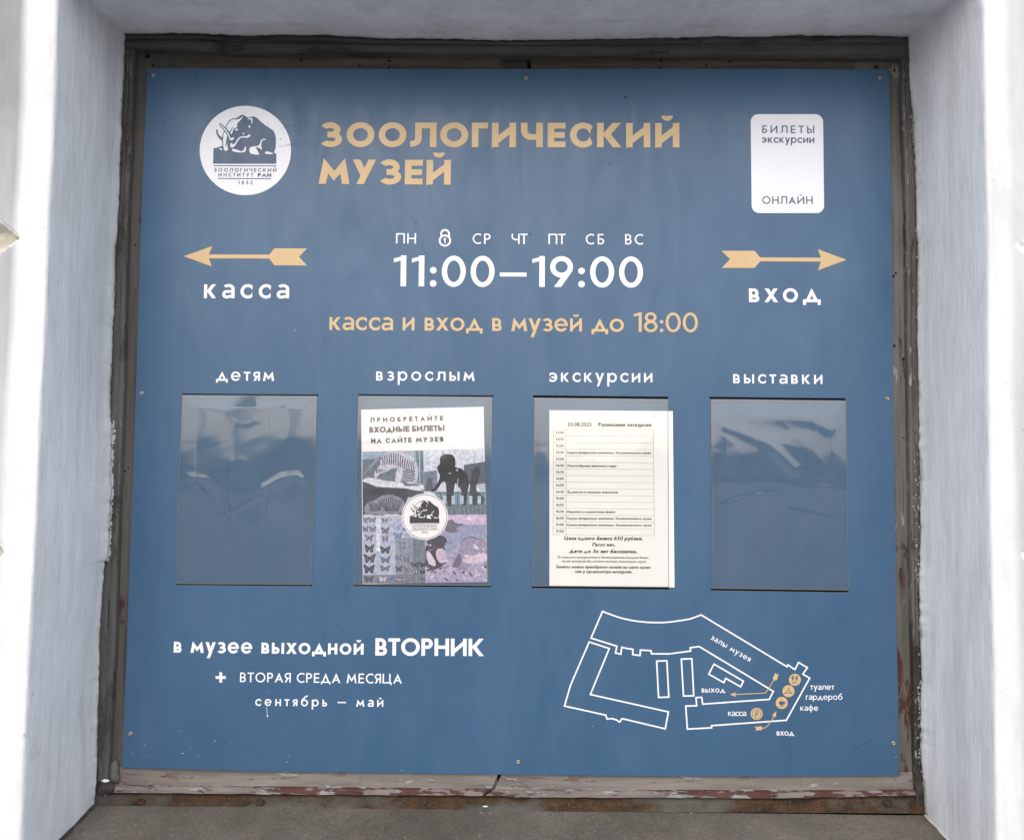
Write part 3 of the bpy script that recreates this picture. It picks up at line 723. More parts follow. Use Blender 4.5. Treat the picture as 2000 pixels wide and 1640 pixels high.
# loose flakes of white paint on the frame and grit on the sill
def flakes(name, spots, n, mat, parent, seed, size=(.0012, .0034)):
    rg = random.Random(seed); vs, fs = [], []
    for _ in range(n):
        tab, (ya, yb), sp, Y = rg.choice(spots); py = rg.uniform(ya, yb); px = lerp_tab(tab, py) + sp * abs(rg.gauss(0, 1)); c = P(px, py, Y)
        a = rg.uniform(*size); el_ = rg.uniform(1, 2.6); k = rg.randint(5, 7); b0 = len(vs); tl = rg.uniform(-.25, .25)
        ring = [(a * .55 * cos(2 * pi * i / k) * rg.uniform(.6, 1.2), a * el_ * .6 * sin(2 * pi * i / k) * rg.uniform(.6, 1.2)) for i in range(k)]
        vs += [(c.x + u, Y - .0006 + v * tl, c.z + v) for u, v in ring] + [(c.x + u * .9, Y + .0012 + v * tl, c.z + v * .9) for u, v in ring]
        fs.append([b0 + i for i in range(k)]); fs += [[b0 + i, b0 + k + i, b0 + k + (i + 1) % k, b0 + (i + 1) % k] for i in range(k)]
    me = bpy.data.meshes.new('m'); me.from_pydata(vs, [], fs); me.update(); return link(name, me, mat, parent, kind='stuff')
M_flake = mat_flat('loose_white_paint', (.52, .55, .58), .7, mott=.25); M_flake2 = mat_flat('old_cream_paint', (.34, .31, .26), .8, mott=.3)
flakes('paint_flakes', [(LEFT_IN, (822, 1094), 3.2, -.0085)], 190, M_flake, frame, 3, (.0012, .0042))
flakes('cream_flakes', [(LEFT_IN, (300, 800), .9, -.0085), (LEFT_IN, (1095, 1500), .9, -.0085), (RIGHT_IN, (220, 300), -2.0, -.0085), (RIGHT_IN, (440, 620), -1.2, -.0085), (RIGHT_IN, (860, 1540), -2.2, -.0085)], 260, M_flake2, frame, 5, (.0009, .0026))
flakes('pale_flakes', [(RIGHT_IN, (900, 1150), -6.5, -.0080), (RIGHT_IN, (1330, 1480), -4, -.0080)], 90, M_flake, frame, 8, (.0007, .0020))
rg_ = random.Random(21); vs_, fs_ = [], []
for k in range(420):
    v = rg_.random() ** 1.6 * .19; x = rg_.uniform(-.75, .75); r = rg_.uniform(.0004, .0013) * (1.8 if rg_.random() < .05 else 1); z = ZS - .118 * v + fbm(x * 4, (-.012 - v) * 6, 2, 3) * .0016
    b0 = len(vs_); pts = [(1, 0, 0), (-1, 0, 0), (0, 1, 0), (0, -1, 0), (0, 0, 1), (0, 0, -1)]
    vs_ += [(x + a * r * rg_.uniform(.6, 1.5), -.013 - v + b * r * rg_.uniform(.6, 1.3), z + r * .4 + c * r * .7) for a, b, c in pts]
    fs_ += [[b0 + i for i in f] for f in ((0, 2, 4), (2, 1, 4), (1, 3, 4), (3, 0, 4), (2, 0, 5), (1, 2, 5), (3, 1, 5), (0, 3, 5))]
me = bpy.data.meshes.new('m'); me.from_pydata(vs_, [], fs_); me.update(); link('grit', me, mat_flat('grit', (.21, .19, .165), .9, mott=.5), sill, kind='stuff')
# street furniture across the road, seen only as reflections in the plastic pockets
M_pole = mat_flat('dark_pole_metal', (.04, .042, .045), .5); M_lime = mat_flat('lime_paint', (.30, .42, .05), .35); M_glass = mat_flat('dark_glass', (.02, .025, .03), .1); M_stone = mat_flat('pale_granite', (.30, .29, .28), .8, mott=.2)
for k, (px, dist, tilt) in enumerate(((484, 22, 0), (556, 30, .06), (608, 26, .05), (372, 34, 0))):
    p = P(px, 900, dist); b = thing('lamp_post', (p.x, -dist, GROUND), ('tall dark lamp post mirrored near the middle of the empty left pocket', 'second dark lamp post mirrored in the left pocket', 'dark lamp post mirrored at the right edge of the left pocket', 'far dark lamp post mirrored at the left edge of the left pocket')[k], 'lamp post', 'lamp posts across the road')
    bm = bmesh.new(); bmesh.ops.create_cone(bm, cap_ends=True, segments=10, radius1=.14, radius2=.07, depth=4.4, matrix=Matrix.Translation((p.x, -dist, GROUND + 2.2))); me = bpy.data.meshes.new('m'); bm.to_mesh(me); bm.free(); link('pole', me, M_pole, b)
    link('lantern', box_mesh(p.x - .18, p.x + .18, -dist - .18, -dist + .18, GROUND + 4.35, GROUND + 4.95, .06), M_pole, b)
ew = link('embankment_wall', box_mesh(-88, 88, -58.4, -57.8, GROUND - .02, GROUND + 1.0, .03), M_stone); put(ew, 'low pale granite wall along the far embankment, mirrored in the pockets', 'wall')
bx = P(505, 880, 48).x
bus = thing('city_bus', (bx + 5, -48, GROUND), 'lime green and dark city bus mirrored in the empty left pocket', 'bus')
link('body', box_mesh(bx, bx + 10, -49.3, -46.8, GROUND + .35, GROUND + 3.0, .2), M_lime, bus)
for k in range(6): link('window', box_mesh(bx + .4 + k * 1.55, bx + 1.8 + k * 1.55, -46.82, -46.77, GROUND + 1.3, GROUND + 2.5, .01), M_glass, bus)
for k in (2.0, 7.6):
    bm = bmesh.new(); bmesh.ops.create_cone(bm, cap_ends=True, segments=20, radius1=.5, radius2=.5, depth=.3, matrix=Matrix.Translation((bx + k, -46.9, GROUND + .5)) @ Matrix.Rotation(pi / 2, 4, 'X')); me = bpy.data.meshes.new('m'); bm.to_mesh(me); bm.free(); link('wheel', me, M_glass, bus)
# ------------------------------------------------------------------ flat prints
def union_mesh(name, polys, holes=(), Y=0.0, colors=None):
    """one flat, non-overlapping sheet at y = Y covering the union of the polygons given in (x, z); with colors, the later polygon lies on top"""
    vs, fs = [], []
    allp = list(polys) + list(holes)
    for p in allp:
        p = [(float(a), float(b)) for a, b in p]
        if sum(p[i - 1][0] * p[i][1] - p[i][0] * p[i - 1][1] for i in range(len(p))) < 0: p = p[::-1]
        b = len(vs); vs += [Vector((a * 100, c * 100)) for a, c in p]; fs.append(list(range(b, b + len(p))))
    v, e, f, ov, oe, of = delaunay_2d_cdt(vs, [], fs, 0, 1e-5, True)
    n = len(polys)
    keep = [(fc, max(k for k in src if k < n)) for fc, src in zip(f, of) if src and not any(k >= n for k in src)]
    me = bpy.data.meshes.new(name)
    used = sorted({i for fc, _ in keep for i in fc}); ix = {a: b for b, a in enumerate(used)}
    me.from_pydata([(v[i][0] / 100, Y, v[i][1] / 100) for i in used], [], [[ix[i] for i in fc] for fc, _ in keep])
    me.update()
    if me.polygons and sum(p.normal.y * p.area for p in me.polygons) > 0: me.flip_normals()
    if colors:
        a = me.attributes.new('ink', 'FLOAT_COLOR', 'FACE')
        for i, (_, k) in enumerate(keep): a.data[i].color = (*colors[k], 1)
    return me
def frame2d(p0, p1, Y):
    a = Vector(XZ(*p0, Y)); b = Vector(XZ(*p1, Y)); d = (b - a); L_ = d.length; d /= L_
    return a, d, Vector((-d.y, d.x)), L_
def cap_len(px, py, cap, Y): return (Vector(XZ(px, py, Y)) - Vector(XZ(px, py - cap, Y))).length
YP = -.0004
def line(text, x0, y0, x1, y1, cap, s, mat, parent, Y=YP, label=None, name='lettering'):
    a, d, n, L_ = frame2d((x0, y0), (x1, y1), Y); c = cap_len(x0, y0, cap, Y)
    pl = [[tuple(a + d * u + n * v) for u, v in p] for p in layout(text, s, L_, c)]
    return link(name, union_mesh('m', pl, Y=Y), mat, parent, label)
def shape(name, polys, mat, parent, Y=YP, label=None, holes=(), kind=None):
    return link(name, union_mesh('m', [[XZ(x, y, Y) for x, y in p] for p in polys], [[XZ(x, y, Y) for x, y in p] for p in holes], Y=Y), mat, parent, label, kind=kind)
def stroke(pts, w, closed=False):
    """polyline of width w (pixels) as polygons with mitred joints"""
    pts = [Vector(p) for p in pts]; n = len(pts); out = []
    dirs = [(pts[(i + 1) % n] - pts[i]).normalized() for i in range(n if closed else n - 1)]
    nr = []
    for i in range(n):
        if closed: a, b = dirs[i - 1], dirs[i]
        else: a, b = dirs[max(0, i - 1)], dirs[min(n - 2, i)]
        na, nb_ = Vector((-a.y, a.x)), Vector((-b.y, b.x)); m_ = na + nb_
        if m_.length < .2: m_ = na
        m_.normalize(); nr.append(m_ * (w / 2 / max(.42, m_.dot(na))))
    for i in range(n if closed else n - 1):
        j = (i + 1) % n; out.append([tuple(pts[i] + nr[i]), tuple(pts[j] + nr[j]), tuple(pts[j] - nr[j]), tuple(pts[i] - nr[i])])
    return out
def circ(cx, cy, r, n=48, ry=None): return [(cx + r * cos(2 * pi * i / n), cy + (ry or r) * sin(2 * pi * i / n)) for i in range(n)]
def smooth_poly(p, it=1):
    for _ in range(it):
        q = []
        for i in range(len(p)):
            a, b = p[i], p[(i + 1) % len(p)]
            q += [(a[0] * .75 + b[0] * .25, a[1] * .75 + b[1] * .25), (a[0] * .25 + b[0] * .75, a[1] * .25 + b[1] * .75)]
        p = q
    return p
# small print on the papers and the emblem
def bfont(text, x0, y0, x1, y1, cap, mat, parent, Y, bold=.012, shear=0.0, track=False, label=None, name='lettering', wide=None):
    a, d, n, L_ = frame2d((x0, y0), (x1, y1), Y); c = cap_len(x0, y0, cap, Y)
    pl = [[tuple(a + d * u + n * v) for u, v in p] for p in layout(text, 104 + bold * 2900, L_, c, 1.0 if track else wide, shear)]
    return link(name, union_mesh('m', pl, Y=Y), mat, parent, label)

# ------------------------------------------------------------------ the sign board
sign = thing('museum_sign', (0, .0015, P(1000, 1512).z), 'large blue museum sign with white and gold Russian lettering, filling the window opening', 'sign')
OUT = [(288, 134), (500, 134), (750, 134.8), (1000, 135.3), (1250, 134.5), (1500, 134.5), (1736, 137), (1742, 410), (1745.5, 820), (1751.5, 1230), (1757, 1514), (1500, 1516), (1250, 1514.5), (1000, 1512), (750, 1509), (500, 1505.5), (238.5, 1498.5), (248.5, 1230), (263.5, 820), (276, 410)]
SLOTS = []
for (xa, ya, xb, yb, r, dl, dr) in ((356, 770.6, 620, 772.8, .9, 0, 1), (342, 1139.6, 608, 1142, 1.1, 0, 1), (700, 772, 962, 774.6, 1.0, 0, 1), (690.5, 1141.6, 958, 1144.2, 1.3, 0, 1), (1042.5, 775.2, 1305.5, 778, 1.8, 1, 0), (1040.5, 1145, 1307, 1148, 1.9, 1, 0), (1387.5, 778, 1652, 780.8, 1.7, 1, 0), (1390.5, 1149.6, 1658, 1153.4, 2.0, 1, 0)):
    sg = -1.3 if ya < 1000 else 1.1; ya += sg; yb += sg; r *= 1.15
    d_ = Vector((xb - xa, yb - ya)).normalized(); n_ = Vector((-d_.y, d_.x)) * r
    SLOTS.append([(xa - n_.x, ya - n_.y), (xb - n_.x, yb - n_.y), (xb + n_.x, yb + n_.y), (xa + n_.x, ya + n_.y)])
    if dl: SLOTS.append(circ(xa, ya, 2.0, 10))
    if dr: SLOTS.append(circ(xb, yb, 1.9, 10))
def panel():
    f = union_mesh('m', [[XZ(x, y) for x, y in OUT]], [[XZ(x, y) for x, y in p] for p in SLOTS])
    bm = bmesh.new(); bm.from_mesh(f); bmesh.ops.triangulate(bm, faces=bm.faces[:])
    front = bm.faces[:]; be = [e for e in bm.edges if len(e.link_faces) == 1]
    r = bmesh.ops.extrude_edge_only(bm, edges=be); nv = [x for x in r['geom'] if isinstance(x, bmesh.types.BMVert)]
    for v in nv: v.co.y += .003
    for fc in bm.faces: fc.material_index = 0 if fc in set(front) else 1
    bmesh.ops.recalc_face_normals(bm, faces=bm.faces[:])
    me = bpy.data.meshes.new('m'); bm.to_mesh(me); bm.free()
    if me.polygons[0].normal.y > 0 and me.polygons[0].material_index == 0: me.flip_normals()
    return link('panel', me, [M_board, M_edge], sign, 'blue panel with eight narrow dark slots')
panel()
link('slot_backing', box_mesh(-.57, .57, .0036, .0050, P(1000, 1170).z, P(1000, 755).z), M_black, sign)
# screws
def lathe(prof, n=20):
    vs, fs = [], []
    for r, y in prof:
        for i in range(n): vs.append((r * cos(2 * pi * i / n), y, r * sin(2 * pi * i / n)))
    for j in range(len(prof) - 1):
        for i in range(n): fs.append((j * n + i, j * n + (i + 1) % n, (j + 1) * n + (i + 1) % n, (j + 1) * n + i))
    me = bpy.data.meshes.new('m'); me.from_pydata(vs, [], fs); me.update(); return me
scm = lathe([(.0001, -.0006), (.0011, -.0006), (.0016, -.0016), (.0026, -.0015), (.0031, -.0009), (.0034, 0)]); scm.shade_smooth(); scm.materials.append(M_screw); scm.flip_normals()
rcm = bpy.data.meshes.new('recess'); rcm.from_pydata([(x * .0013, 0, z * .0013) for x, z in ((-.9, -.3), (-.3, -.3), (-.3, -.9), (.3, -.9), (.3, -.3), (.9, -.3), (.9, .3), (.3, .3), (.3, .9), (-.3, .9), (-.3, .3), (-.9, .3))], [], [list(range(12))]); rcm.materials.append(M_black)
for i, (px, py) in enumerate(((299.5, 147.5), (1027.5, 153), (1719, 153), (277, 767.5), (1733, 778), (255, 1431.5), (1745, 1450.5), (1012, 1487))):
    o = bpy.data.objects.new('screw', scm); COL.objects.link(o); o.parent = sign; o.location = P(px, py) - sign.location + Vector((0, -.0001, 0))
    q = bpy.data.objects.new('screw_recess', rcm); COL.objects.link(q); q.parent = o; q.location = (0, -.0008, 0); q.rotation_euler = (0, i * .5, 0)

L_ = lambda *a, **k: line(*a, **k)
line('ЗООЛОГИЧЕСКИЙ', 624.3, 287, 1327, 288.3, 47.5, 185, M_gold, sign, label='bold gold heading, first line')
line('МУЗЕЙ', 622, 359.3, 880, 361, 48, 185, M_gold, sign, label='bold gold heading, second line')
for tx, a, b in (('ПН', 773.3, 812.5), ('СР', 923, 958), ('ЧТ', 999, 1030.5), ('ПТ', 1071, 1104.5), ('СБ', 1144, 1180), ('ВС', 1221, 1256)):
    line(tx, a, 475.8 + (a - 773) * .004, b, 475.8 + (b - 773) * .004, 20.3, 100, M_white, sign, label='small white weekday ' + tx, name='weekday_lettering')
line('11:00–19:00', 768.5, 559, 1256, 561.3, 59.3, 120, M_white, sign, label='large white opening hours')
line('касса и вход в музей до 18:00', 643.3, 644.3, 1363.2, 648.8, 37.6, 103, M_gold, sign, label='gold line with the last entry time')
line('касса', 398, 582.3, 564.5, 582.8, 40.6, 108, M_white, sign, label='white word under the left arrow')
line('вход', 1463, 590, 1603, 590.3, 40, 110, M_white, sign, label='white word under the right arrow')
for tx, a, ya, b, yb in (('детям', 422, 743.4, 535.5, 743.8), ('взрослым', 734.5, 743, 927, 743.8), ('экскурсии', 1073, 745.5, 1274.3, 746.5), ('выставки', 1432, 748.2, 1606.5, 749.8)):
    line(tx, a, ya, b, yb, 26.6, 100, M_white, sign, label='white caption above a pocket: ' + tx)
line('в музее выходной', 339, 1273.8, 710, 1277.8, 32, 118, M_white, sign, label='white line about the closing day')
line('ВТОРНИК', 733, 1279.5, 945, 1280.6, 33.8, 150, M_white, sign, label='bold white closing day')
shape('plus_sign', [[(421, 1319.6), (441, 1319.6), (441, 1325), (421, 1325)], [(428.4, 1312), (433.8, 1312), (433.8, 1332.5), (428.4, 1332.5)]], M_white, sign)
line('ВТОРАЯ СРЕДА МЕСЯЦА', 468.5, 1331.3, 785, 1334.3, 18.8, 104, M_white, sign, label='white capitals beside the plus sign')
line('сентябрь – май', 498.5, 1377.6, 748.5, 1379.6, 19.8, 104, M_white, sign, label='widely spaced white months line')
shape('arrow', [[(358.5, 500.5), (415, 480.6), (408, 497), (408, 504.6), (413.7, 520.5)], [(407, 497), (527, 497.4), (527, 505), (407, 504.8)], [(526, 497.4), (536, 485), (600, 485.2), (584, 501.7), (599.6, 518.6), (536, 518.2), (526, 505)]], M_gold, sign, label='gold arrow pointing left')
shape('arrow', [[(1653.5, 507.5), (1597.3, 486.8), (1603.5, 503.5), (1603.5, 510.5), (1597.5, 528)], [(1604, 503.3), (1484, 502.8), (1484, 510.5), (1604, 511.2)], [(1484.7, 503), (1474, 490), (1409, 490), (1426, 506.3), (1409.6, 523.2), (1473.5, 523.4), (1484.7, 510.6)]], M_gold, sign, label='gold arrow pointing right')
lk = shape('padlock_symbol', [circ(869, 470, 12.1, ry=11.8)] + [[(860 + 9.6 * 0, 468), (860, 457)] + [(869.3 + 9.6 * cos(radians(a)), 457 - 9.6 * sin(radians(a))) for a in range(180, -1, -12)] + [(878.9, 468), (875.2, 468), (875.2, 457)] + [(869.3 + 5.9 * cos(radians(a)), 457 - 5.9 * sin(radians(a))) for a in range(0, 181, 12)] + [(863.4, 468)]], M_white, sign, holes=[circ(869, 470, 8.4, ry=8.1)])
shape('keyhole', [circ(869, 467.2, 2.3, 16), [(868, 467), (870, 467), (870.2, 475), (867.8, 475)]], M_white, lk)

# emblem drawn after the mammoth badge
def Z(pts): return [(380 + x / 8.63, 200 + y / 8.63) for x, y in pts]
def el(cx, cy, rx, ry, n=14): return [(cx + rx * cos(2 * pi * i / n), cy + ry * sin(2 * pi * i / n)) for i in range(n)]
MAM = [
 (1, 0, [(318, 775), (375, 768), (430, 745), (468, 735), (461, 650), (430, 625), (388, 575), (364, 515), (363, 470), (378, 452), (392, 480), (425, 545), (468, 572), (485, 510), (497, 480), (430, 405), (413, 358), (440, 348), (475, 380), (520, 425), (530, 390), (560, 340), (600, 295), (650, 270), (700, 272), (740, 245), (780, 218), (820, 213), (860, 235), (888, 258), (920, 252), (960, 243), (1010, 242), (1050, 262), (1110, 320), (1180, 378), (1260, 430), (1330, 480), (1355, 540), (1370, 600), (1372, 700), (1362, 780), (1340, 835), (1352, 862), (1378, 865), (1378, 1035), (312, 1035)]),
 (0, 1, [(828, 238), (800, 245), (760, 275), (715, 293), (690, 288), (650, 285), (605, 307), (565, 352), (542, 395), (530, 425), (565, 468), (590, 498), (612, 458), (640, 415), (652, 408), (628, 460), (602, 505), (602, 522), (625, 545), (642, 500), (660, 450), (690, 430), (715, 425), (722, 400), (712, 385), (718, 365), (745, 330), (790, 285)]),
 (0, 1, el(708, 462, 25, 19)),
 (0, 1, [(500, 492), (525, 515), (550, 560), (540, 612), (530, 660), (520, 720), (528, 772), (535, 700), (545, 680), (558, 760), (562, 818), (500, 815), (482, 740), (477, 650), (482, 570)]),
 (1, 1, [(478, 388), (520, 430), (580, 490), (612, 555), (632, 590), (655, 572), (680, 600), (665, 650), (612, 662), (580, 635), (558, 565), (530, 510), (478, 452), (428, 402)]),
 (0, 1, [(423, 362), (440, 364), (480, 410), (540, 470), (577, 530), (595, 590), (622, 608), (650, 582), (668, 602), (655, 632), (612, 646), (590, 625), (567, 560), (537, 500), (490, 450), (440, 395)]),
 (0, 1, [(380, 482), (392, 525), (430, 572), (468, 592), (466, 574), (422, 540), (395, 500)]),
 (0, 1, [(885, 280), (920, 260), (965, 262), (980, 290), (976, 330), (962, 365), (948, 360), (958, 310), (942, 285), (900, 290)]),
 (0, 1, el(924, 408, 16, 25)), (0, 1, [(800, 540), (830, 508), (846, 520), (825, 546)]),
 (0, 1, [(597, 745), (605, 690), (630, 682), (645, 700), (640, 718), (680, 690), (720, 620), (760, 580), (830, 568), (880, 572), (905, 545), (935, 536), (944, 560), (910, 597), (870, 600), (800, 594), (758, 612), (722, 670), (672, 752), (622, 766)]),
 (0, 1, [(625, 800), (650, 776), (690, 795), (730, 798), (760, 820), (820, 820), (835, 780), (855, 738), (872, 745), (865, 780), (860, 836), (780, 848), (700, 840), (645, 826)]),
 (0, 1, [(918, 790), (935, 755), (1000, 738), (1070, 736), (1100, 700), (1115, 640), (1160, 610), (1205, 622), (1200, 637), (1150, 637), (1127, 680), (1120, 740), (1140, 790), (1125, 802), (1088, 766), (1030, 755), (1052, 800), (1090, 868), (1085, 884), (990, 877), (933, 862)]),
 (0, 1, [(1180, 850), (1210, 823), (1260, 835), (1328, 855), (1320, 872), (1240, 874), (1195, 867)]),
 (0, 1, [(410, 782), (440, 762), (478, 810), (430, 800)])]
em = shape('round_emblem', [circ(479.2, 294.2, 89.2, 72, 87.2)], M_white, sign, label='round white emblem with a resting mammoth')
def mammoth(fn, dark, light, Y, parent, mat, extra=()):
    pl, co = [], []
    for k, sm, p in MAM:
        q = smooth_poly(p, 1) if sm else p
        pl.append([XZ(*fn(x, y), Y) for x, y in q]); co.append(dark if k else light)
    for p, c in extra: pl.append([XZ(*fn(x, y), Y) for x, y in p]); co.append(c)
    return link('mammoth_drawing', union_mesh('m', pl, Y=Y, colors=co), mat, parent)
def split_mammoth(fn, Y, parent, mat):
    """only the dark ink: dark shapes minus the white ones (a later dark shape covers an earlier white one)"""
    me = union_mesh('m', [[XZ(*fn(x, y), Y) for x, y in (smooth_poly(p) if sm else p)] for k, sm, p in MAM], Y=Y, colors=[(1, 0, 0) if k else (0, 0, 0) for k, sm, p in MAM])
    bm = bmesh.new(); bm.from_mesh(me)
    at = me.attributes['ink']; bad = [bm.faces[i] for i in []]
    bm.faces.ensure_lookup_table(); bad = [bm.faces[i] for i in range(len(bm.faces)) if at.data[i].color[0] < .5]
    bmesh.ops.delete(bm, geom=bad, context='FACES'); bm.to_mesh(me); bm.free(); me.attributes.remove(me.attributes['ink'])
    return link('mammoth_drawing', me, mat, parent)
split_mammoth(lambda x, y: (380 + x / 8.63, 200 + y / 8.63), -.0008, em, M_ink)
shape('emblem_rule', [Z([(318, 1062), (1378, 1066), (1378, 1080), (318, 1076)]), Z([(392, 1277), (1290, 1281), (1290, 1294), (392, 1290)])], M_ink, em, Y=-.0008)
zz = lambda x, y: (380 + x / 8.63, 200 + y / 8.63)
bfont('ЗООЛОГИЧЕСКИЙ', *zz(322, 1170), *zz(1378, 1174), 62 / 8.63, M_ink, em, -.0008, .012, track=True)
bfont('ИНСТИТУТ', *zz(402, 1252), *zz(990, 1254), 60 / 8.63, M_ink, em, -.0008, .012, track=True)
bfont('РАН', *zz(1062, 1254), *zz(1292, 1256), 58 / 8.63, M_ink, em, -.0008, .035)
bfont('1832', *zz(735, 1382), *zz(978, 1383), 57 / 8.63, M_ink, em, -.0008, .008, track=True)

# ticket sticker (its code square is left out)
def rrect(x0, y0, x1, y1, r, sk=0):
    o = []
    for cx, cy, a0 in ((x1 - r, y0 + r, -90), (x1 - r, y1 - r, 0), (x0 + r, y1 - r, 90), (x0 + r, y0 + r, 180)):
        for k in range(9): a = radians(a0 + k * 11.25); o.append((cx + r * cos(a) + sk * (cy + r * sin(a) - y0) / (y1 - y0), cy + r * sin(a)))
    return o
st_ = shape('ticket_sticker', [rrect(1466, 223.3, 1607.5, 416.3, 15, 2.2)], M_white, sign, label='white rounded ticket sticker in the top right corner')
line('БИЛЕТЫ', 1488.8, 260, 1590.5, 260.7, 14.8, 112, M_ink, st_, Y=-.0008)
line('экскурсии', 1488.3, 278.8, 1590.6, 279.5, 15.6, 108, M_ink, st_, Y=-.0008)
line('ОНЛАЙН', 1488.8, 398.2, 1587.3, 398.6, 14.9, 106, M_ink, st_, Y=-.0008)

# floor plan
B1 = [(1176.8, 1193.3), (1190, 1198.5), (1205, 1203.8), (1218, 1207.6), (1232.5, 1210.8), (1247, 1213), (1262.5, 1214.5), (1278, 1215.2), (1293.8, 1215.3), (1307, 1214.3), (1320, 1212.5), (1334, 1210.6), (1347.5, 1208.3), (1369.5, 1200.3), (1537, 1301.3), (1538.8, 1297.5), (1552.5, 1307), (1559.5, 1293), (1577, 1303), (1568, 1315.8), (1581.5, 1323.5), (1535.8, 1405.8), (1390, 1416.3), (1390, 1420.5), (1342.5, 1423), (1339.3, 1378), (1360.8, 1377.5), (1359.3, 1361.5), (1370.5, 1361), (1372.5, 1374.3), (1502.5, 1365), (1510.5, 1349.5), (1497.5, 1341.5), (1365.8, 1262), (1348, 1264.3), (1348.8, 1270.8), (1306.3, 1276.3), (1272, 1276), (1271.8, 1270), (1250.8, 1268.8), (1250, 1279.5), (1235.5, 1277.5), (1236.3, 1267.5), (1225, 1265.8), (1214.3, 1263.3), (1212.5, 1276.8), (1202, 1274.5), (1205, 1261.3), (1154.3, 1245.5)]
B2 = [(1150.8, 1253), (1190, 1265.8), (1153, 1355.5), (1305.5, 1389.5), (1299.3, 1422.5), (1215, 1402.5), (1210, 1409.3), (1203.8, 1405), (1195, 1402.5), (1185.5, 1403.3), (1183.3, 1395.8), (1102.5, 1378), (1114.5, 1337)]
q4 = lambda ps, ox=1000, oy=1230: [(ox + x / 4, oy + y / 4) for x, y in ps]
plan = [B1, B2, q4([(1130, 241), (1210, 239), (1225, 522), (1145, 525)]), q4([(1323, 226), (1405, 223), (1420, 512), (1340, 514)]), q4([(1578, 265), (1808, 398), (1787, 442), (1670, 376), (1655, 410), (1537, 343)])]
fp = shape('floor_plan', [s_ for p in plan for s_ in stroke(p, 2.9, True)], M_white, sign, label='white outline plan of the museum wings')
YQ = -.0006
shape('route_arrow', [q4([(1702, 502), (1748, 484), (1744, 502), (1750, 521)])] + stroke(q4([(1744, 502), (1960, 492), (1980, 487), (1992, 474), (2048, 385)]), 1.6) + [q4([(60, 330), (65, 344), (83, 344), (71, 384), (52, 395), (36, 375)], 1500)], M_gold, fp, Y=YQ, label='thin gold exit arrow')
shape('route_arrow', [q4([(1895, 755), (1948, 750), (1958, 765), (1950, 780), (1900, 784), (1908, 770)])] + stroke(q4([(1955, 765), (1975, 762), (1992, 752), (2012, 728), (2050, 668)]), 1.6) + [q4([(65, 632), (28, 668), (46, 668), (62, 682)], 1500)], M_gold, fp, Y=YQ, label='thin gold entrance arrow')
def icon(cx, cy, label): return shape('plan_symbol', [circ(cx, cy, 11.8, 32)], M_gold, fp, Y=YQ, label=label)
# symbols on the gold discs: one flat drawing each
shape('plan_symbol', [circ(1552.5, 1326.8, 11.8, 32)], M_gold, fp, Y=YQ, label='gold disc with the toilet symbol')
shape('plan_symbol', [circ(1540, 1349, 11.8, 32)], M_gold, fp, Y=YQ, label='gold disc with the cloakroom hanger')
shape('plan_symbol', [circ(1526.8, 1372, 11.8, 32)], M_gold, fp, Y=YQ, label='gold disc with the cup')
shape('plan_symbol', [circ(1477.8, 1393.3, 11.8, 32)], M_gold, fp, Y=YQ, label='gold disc with the rouble sign')
YR = -.0009
shape('toilet_pictogram', [circ(1548, 1319.6, 1.2, 10), [(1545.8, 1321.2), (1550.2, 1321.2), (1549.8, 1325), (1549, 1325), (1548.8, 1328.5), (1547.2, 1328.5), (1547, 1325), (1546.2, 1325)], circ(1556.3, 1319.6, 1.2, 10), [(1555.2, 1321.2), (1557.4, 1321.2), (1558.6, 1325.3), (1557.3, 1325.3), (1557.2, 1328.5), (1555.4, 1328.5), (1555.3, 1325.3), (1554, 1325.3)], [(1551.8, 1318.5), (1552.5, 1318.5), (1552.5, 1328.5), (1551.8, 1328.5)]], M_ink, fp, Y=YR)
shape('toilet_letters', stroke([(1547.6, 1330.6), (1548.7, 1334.3), (1549.8, 1331.4), (1550.9, 1334.3), (1552, 1330.6)], .8) + stroke([(1557.3, 1331.4), (1555.6, 1330.5), (1554, 1331.4), (1553.7, 1332.6), (1554.2, 1333.8), (1555.6, 1334.4), (1557.3, 1333.7)], .8), M_ink, fp, Y=YR)
shape('hanger_pictogram', stroke([(1539.8, 1347.5), (1532.5, 1353), (1547.5, 1353)], 1.2, True) + stroke([(1539.8, 1347.8), (1539.8, 1346), (1541.5, 1344.8), (1541.3, 1343), (1539.8, 1342.3), (1538.4, 1343.2)], 1.0), M_ink, fp, Y=YR)
shape('cup_pictogram', [[(1521, 1369), (1532.3, 1369), (1531.5, 1373.5), (1529, 1376), (1524.3, 1376), (1521.8, 1373.5)], [(1520.5, 1377.3), (1532.8, 1377.3), (1531.3, 1378.6), (1522, 1378.6)]] + stroke([(1532, 1370), (1534.6, 1370.6), (1534, 1373.2), (1531, 1374)], .9) + stroke([(1526, 1367.5), (1527.2, 1365.8), (1526.2, 1364.2)], .9), M_ink, fp, Y=YR)
shape('rouble_pictogram', stroke([(1477.8 + 8.6 * cos(2 * pi * k / 28), 1393.3 + 8.6 * sin(2 * pi * k / 28)) for k in range(28)], .9, True) + stroke([(1476.3, 1399), (1476.3, 1388), (1479.5, 1388), (1481.3, 1389.4), (1481.3, 1391.6), (1479.5, 1393.2), (1474.6, 1393.2)], 1.2) + stroke([(1474.6, 1395.8), (1480, 1395.8)], 1.1), M_ink, fp, Y=YR)
line('залы музея', 1387, 1247.3, 1463.5, 1292, 11.8, 99, M_white, sign)
line('выход', 1370.5, 1351.6, 1416.5, 1351.8, 11.8, 102, M_white, sign)
line('касса', 1422, 1397.3, 1457.6, 1397.3, 12.2, 94, M_white, sign)
line('туалет', 1582.5, 1346.2, 1629.6, 1346.3, 12.2, 96, M_white, sign)
